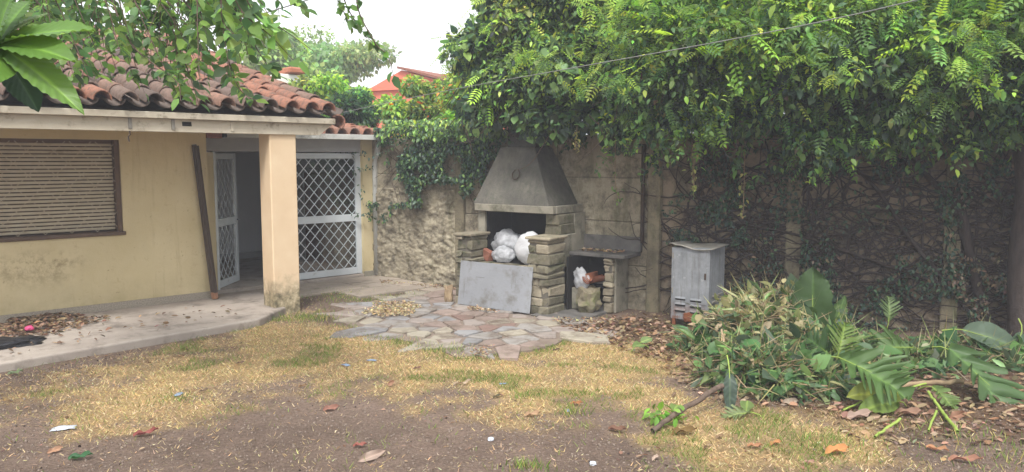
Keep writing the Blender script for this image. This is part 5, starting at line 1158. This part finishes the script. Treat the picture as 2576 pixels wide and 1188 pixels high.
# dry litter
br = [(.2, .13, .08), (.27, .18, .115), (.15, .1, .065), (.34, .25, .165), (.3, .2, .115)]
def lit(regs, L, cols, tpl=T_DRY, zf=None, flat=.35):
    out = []
    for (poly, n, z) in regs:
        pg = gp(poly, z); lo_, hi_ = np.min(pg, 0), np.max(pg, 0); q = lo_+(hi_-lo_)*rng.random((n*3, 2)); d = dpoly(q[:, 0], q[:, 1], pg)+(fbm(q[:, 0], q[:, 1], 4, 3)-.5)*.35; q = q[(d > 0)][:n]; m = len(q)
        zz = ground_z(q[:, 0], q[:, 1]) if z == 0 else np.full(m, z); P = np.stack([q[:, 0], q[:, 1], zz+.006+.012*rng.random(m)], 1); a = rng.uniform(0, 6.28, m)
        D = np.stack([np.cos(a), np.sin(a), rng.normal(.1, .15, m)], 1); N = nrm(np.array([0, 0, 1.])+rng.normal(0, flat, (m, 3))); out.append((tpl, P, D, N, rng.uniform(*L, m), pal(m, cols), rng.uniform(.5, 1.2, m)))
    return out
merge_leaf('leaf_litter', lit([([(1400, 805), (1650, 795), (1760, 860), (1760, 960), (1640, 900), (1480, 850)], 1000, 0), ([(2120, 1010), (2600, 960), (2640, 1110), (2300, 1130), (2080, 1090)], 520, 0), ([(1700, 900), (2100, 1000), (2120, 1050), (1800, 1010), (1650, 930)], 260, 0), ([(2080, 860), (2620, 840), (2620, 990), (2150, 1000)], 700, 0)], (.04, .10), br), 'dry', None, kind='stuff', label='brown dead leaves littering the ground along the wall and heap', cat='litter')
merge_leaf('leaf_litter', lit([([(1500, 1120), (2600, 1100), (2600, 1188), (1500, 1188)], 130, 0), ([(0, 940), (600, 850), (640, 880), (300, 960), (0, 1010)], 260, 0), ([(0, 1000), (1300, 990), (1500, 1188), (0, 1188)], 150, 0)], (.02, .05), br), 'dry', None, kind='stuff', label='scattered small dead leaf bits over the bare soil', cat='litter')
merge_leaf('leaf_litter', lit([([(0, 800), (60, 788), (250, 796), (290, 806), (180, 830), (80, 852), (0, 856)], 900, .105), ([(0, 795), (180, 790), (150, 820), (0, 845)], 800, .125), ([(0, 830), (300, 800), (560, 770), (640, 790), (300, 850), (0, 905)], 90, .105)], (.03, .09), br+[(.12, .09, .06)]), 'dry', None, kind='stuff', label='drift of dry leaves on the cement path below the window', cat='litter')
straw_c = [(.42, .33, .19), (.48, .39, .24), (.33, .25, .14)]
merge_leaf('seed_husks', lit([([(905, 790), (960, 762), (1045, 760), (1080, 775), (1020, 795), (960, 800)], 1000, .03), ([(915, 785), (1050, 770), (1000, 795)], 300, .04)], (.025, .05), straw_c, flat=.6), 'dry', None, kind='stuff', label='heap of straw-coloured seed husks on the flagstone patio', cat='husks')
merge_leaf('seed_husks', lit([([(1170, 772), (1260, 782), (1250, 790), (1170, 780)], 160, .034), ([(1190, 880), (1240, 872), (1245, 900), (1180, 905)], 120, .03), ([(1150, 730), (960, 715), (960, 706), (1150, 722)], 260, .03), ([(1390, 800), (1520, 800), (1510, 815), (1400, 812)], 160, .05)], (.02, .045), straw_c+br, flat=.6), 'dry', None, kind='stuff', label='thin scatter of husks along the foot of the barbecue and wall', cat='husks')
m = 150; xx, yy = rng.uniform(1.50, 2.10, m), np.clip(rng.normal(.88, .08, m), .66, 1.02); P = np.array([BW(a, c, .822+.01*rng.random()) for a, c in zip(xx, yy)]); a = rng.uniform(0, 6.3, m)
leaf_obj('seed_husks', T_DRY, P, np.stack([np.cos(a), np.sin(a), 0*a+.1], 1), nrm(np.array([0, 0, 1.])+rng.normal(0, .4, (m, 3))), rng.uniform(.03, .055, m), pal(m, straw_c+br), 'dry', None, label='dry husks strewn on the dark side counter of the barbecue', cat='husks', kind='stuff')
# dark seeds and clods on the soil, straw bits
import bmesh as _bm
def pebbles(name, n, rr, mat, label, um, cat):
    bm = _bm.new(); _bm.ops.create_icosphere(bm, subdivisions=1, radius=1); vv = np.array([v.co for v in bm.verts]); ff = np.array([[v.index for v in f.verts] for f in bm.faces]); bm.free()
    x, y = rand_ground(n*3, 0, 0, 0, 0); k = (y < 8.2) & (straw_mask(x, y) < um) & (dpoly(x, y, SLABP) < -.05); x, y = x[k][:n], y[k][:n]; m = len(x); r = rng.uniform(*rr, m)
    V = np.stack([x, y, ground_z(x, y)+r*.4], 1)[:, None]+vv[None]*r[:, None, None]*rng.uniform(.7, 1.3, (m, 1, 3)); F = (ff[None]+(np.arange(m)*len(vv))[:, None, None]).reshape(-1, 3)
    onp(name, V.reshape(-1, 3), [F], mat, None, True, label=label, cat=cat, kind='stuff')
pebbles('seeds', 80, (.005, .010), 'seed', 'dark round seeds dotted over the bare soil', .5, 'seeds')
pebbles('soil_clods', 5200, (.003, .011), 'bed', 'small clods of dry soil', .6, 'soil')
x, y = rand_ground(3000, 0, 0, 0, 0); k = (y < 9) & (dpoly(x, y, SLABP) < -.03) & (fbm(x, y, 1.6, 3) > .42); x, y = x[k], y[k]; n = len(x); a = rng.normal(0, .9, n)
P = np.stack([x, y, ground_z(x, y)+.004], 1); L = rng.uniform(.012, .05, n)
V_, F_, nv = scatter(T_BLADE, P, np.stack([np.cos(a), np.sin(a), rng.normal(.06, .08, n)], 1), nrm(np.array([0, -.3, 1.])+rng.normal(0, .3, (n, 3))), L, .0035/L)
onp('straw', V_, F_, 'grass', None, False, np.repeat(pal(n, straw_c+[(.3, .24, .16)]), nv, 0), label='loose straw bits lying over the bare soil', cat='straw', kind='stuff')

# single leaves and scraps one can pick out
def one_leaf(u, v, L, col, label, N=(0, -.2, 1), a=0.0, W=1.0, z=.012, curl=-.25, group=None, cat='leaf', name='dry_leaf', mat='dry'):
    L *= .82; col = tuple(c*.72 for c in col); V, F = big_leaf(L, L*.45*W, 14, 3, .006, curl, .7, side_sweep=.2, wave=.08); V[:, 2] += L*.16*(fbm(V[:, 0]*18+u, V[:, 1]*18+v, 1., 3)-.5); p = onG(u, v, z)
    return put_leaf(name, V, F, p, (math.cos(a), math.sin(a), .05), N, col, mat, None, (1, 1, 1), label=label, cat=cat, **({'group': group} if group else {}))
one_leaf(118, 1143, .13, (.5, .3, .19), 'pale tan leaf with stalk on bare soil near the green leaf', a=.9, N=(.2, -.7, .7))
one_leaf(172, 1158, .2, (.05, .16, .06), 'fresh dark green leaf lying on bare soil', a=.15, mat='leaf', name='green_leaf')
one_leaf(335, 1098, .22, (.3, .1, .085), 'dark red pointed leaf lying on the soil', a=.3, W=.8)
one_leaf(900, 1168, .26, (.5, .38, .31), 'large curled pale leaf on the bare soil', a=.75, N=(.4, -.6, .6), W=.8)
one_leaf(888, 1127, .13, (.34, .13, .1), 'small reddish leaf beside the curled pale one', a=-.1)
one_leaf(812, 1033, .17, (.36, .19, .14), 'brown crumpled leaf at the edge of straw and soil', a=.4, N=(.2, -.5, .8))
one_leaf(973, 975, .12, (.55, .33, .22), 'tan leaf standing on edge in the straw', a=1.1, N=(.6, -.8, .1), W=1.2, z=.03)
one_leaf(1435, 1020, .13, (.4, .18, .08), 'rust brown leaf on straw above the soil edge', a=-.2)
one_leaf(1530, 1082, .19, (.22, .12, .08), 'dark brown folded leaf where straw meets soil', a=-.5)
one_leaf(1320, 1052, .16, (.46, .3, .18), 'buff leaf beside the small weed tuft', a=.1)
one_leaf(1690, 1092, .24, (.2, .13, .05), 'brown-green leaf below the thick broken branch', a=.1)
one_leaf(2075, 1140, .22, (.62, .3, .12), 'bright orange dead leaf before the heap on soil', a=.1, W=1.2)
one_leaf(1935, 1122, .13, (.5, .25, .11), 'orange-brown leaf at the straw edge before the heap', a=.3)
one_leaf(1880, 1125, .13, (.46, .24, .13), 'small orange-brown leaf in the straw before the heap', a=-.4)
one_leaf(2330, 1125, .2, (.56, .3, .16), 'forked orange leaf below the green stalks', a=-1.0, W=.8)
one_leaf(2385, 1155, .26, (.42, .22, .15), 'long reddish curl of dead leaf on the soil', a=-.35, W=.6)
one_leaf(2380, 1055, .24, (.36, .2, .13), 'ring-curled brown leaf beside the green stalks', a=.6, N=(.1, -.9, .4), curl=-.6)
one_leaf(1965, 1015, .2, (.52, .42, .33), 'pale curled dead leaf at the foot of the heap', a=.3, N=(.1, -.7, .6))
one_leaf(2540, 990, .3, (.36, .17, .1), 'brown leaf standing up at the low end of the heap', a=.9, N=(.3, -.9, .3), W=.6)
one_leaf(2130, 1055, .28, (.42, .3, .24), 'broad grey-brown dead leaf before the yellow leaves', a=.2)
one_leaf(2250, 1040, .26, (.38, .23, .16), 'curled brown dead leaf under the yellow leaves', a=-.3)
one_leaf(20, 948, .17, (.2, .27, .14), 'greyish green leaf at the edge of the cement path', a=.2, mat='leaf', name='green_leaf')
one_leaf(1640, 1160, .1, (.5, .38, .3), 'small tan scrap of leaf on soil below the straw', a=.8)
one_leaf(1140, 970, .22, (.52, .4, .28), 'flat strip of pale bark at the straw edge', a=.05, W=.45, name='bark_strip')
for q, (u, v, a) in enumerate([(595, 918, .2), (620, 985, -.5), (500, 987, .4), (1040, 930, .3), (2100, 1068, .6), (1390, 880, .2), (1690, 1000, .9), (2440, 1120, .1), (1800, 1105, .5), (2020, 1165, -.2), (750, 975, .4), (1240, 1005, .6)]):
    one_leaf(u, v, .10, tuple(pal(1, br)[0]), 'small brown dead leaf lying singly on the straw or soil', a=a, group='single small dead leaves on the lawn')
def scrap(u, v, s, mat, label, a=0.0, sq=.5):
    n = 9; xs, ys = np.meshgrid(np.linspace(-1, 1, n), np.linspace(-sq, sq, n)); zz = .28*np.abs(fbm(xs*2+u, ys*2+v, 1.2, 3)-.5)+.16*(1-xs**2)*fbm(xs+v, ys, 2.0, 2); r = 1+.3*(fbm(xs+u, ys, 1.5, 2)-.5)
    ii = (np.arange(n-1)[:, None]*n+np.arange(n-1)[None]).ravel(); o = onp('plastic_scrap', np.stack([xs*r*s, ys*r*s, zz*s], -1).reshape(-1, 3), [np.stack([ii, ii+1, ii+n+1, ii+n], 1)], mat, None, True, label=label, cat='scrap')
    o.location = onG(u, v, .008); o.rotation_euler = (0, 0, a); md = o.modifiers.new('t', 'SOLIDIFY'); md.thickness = .002; return o
scrap(160, 1078, .085, 'whitebit', 'crumpled white plastic scrap on the bare soil', .35)
for (u, v, lb) in [(1266, 967, 'small blue scrap on straw right of the bark strip'), (450, 992, 'blue-grey scrap at the left end of the straw'), (1430, 1035, 'thin blue scrap beside the grass tuft'), (870, 920, 'pale blue shred in the middle of the straw'), (935, 908, 'pale blue shred close to the patio edge')]: scrap(u, v, .035 if u > 1000 else .05, 'bluebit', lb, u*.01)
for (u, v, lb) in [(1235, 1112, 'small white pebble on bare soil'), (1492, 1170, 'round white pebble at the near edge of the soil')]:
    rock('pebble', tuple(onG(u, v, .012)), (.022, .018, .013), u*.1, 'whitebit', lb, 'pebble')

# ================================================================== AIR: thin haze round everything
HZ = 0.0035
b = B(); b.box(-290, 290, -290, 310, -1.2, 9.5)
hz = b.obj('haze', 'bed', None, kind='stuff'); hz.data.materials.clear()
hm = bpy.data.materials.new('haze'); hm.use_nodes = True; hn = hm.node_tree.nodes; hn.clear()
ho = hn.new('ShaderNodeOutputMaterial'); hv = hn.new('ShaderNodeVolumePrincipled'); hv.inputs['Color'].default_value = (.86, .9, 1.0, 1); hv.inputs['Density'].default_value = HZ
hm.node_tree.links.new(hv.outputs[0], ho.inputs['Volume']); hz.data.materials.append(hm)
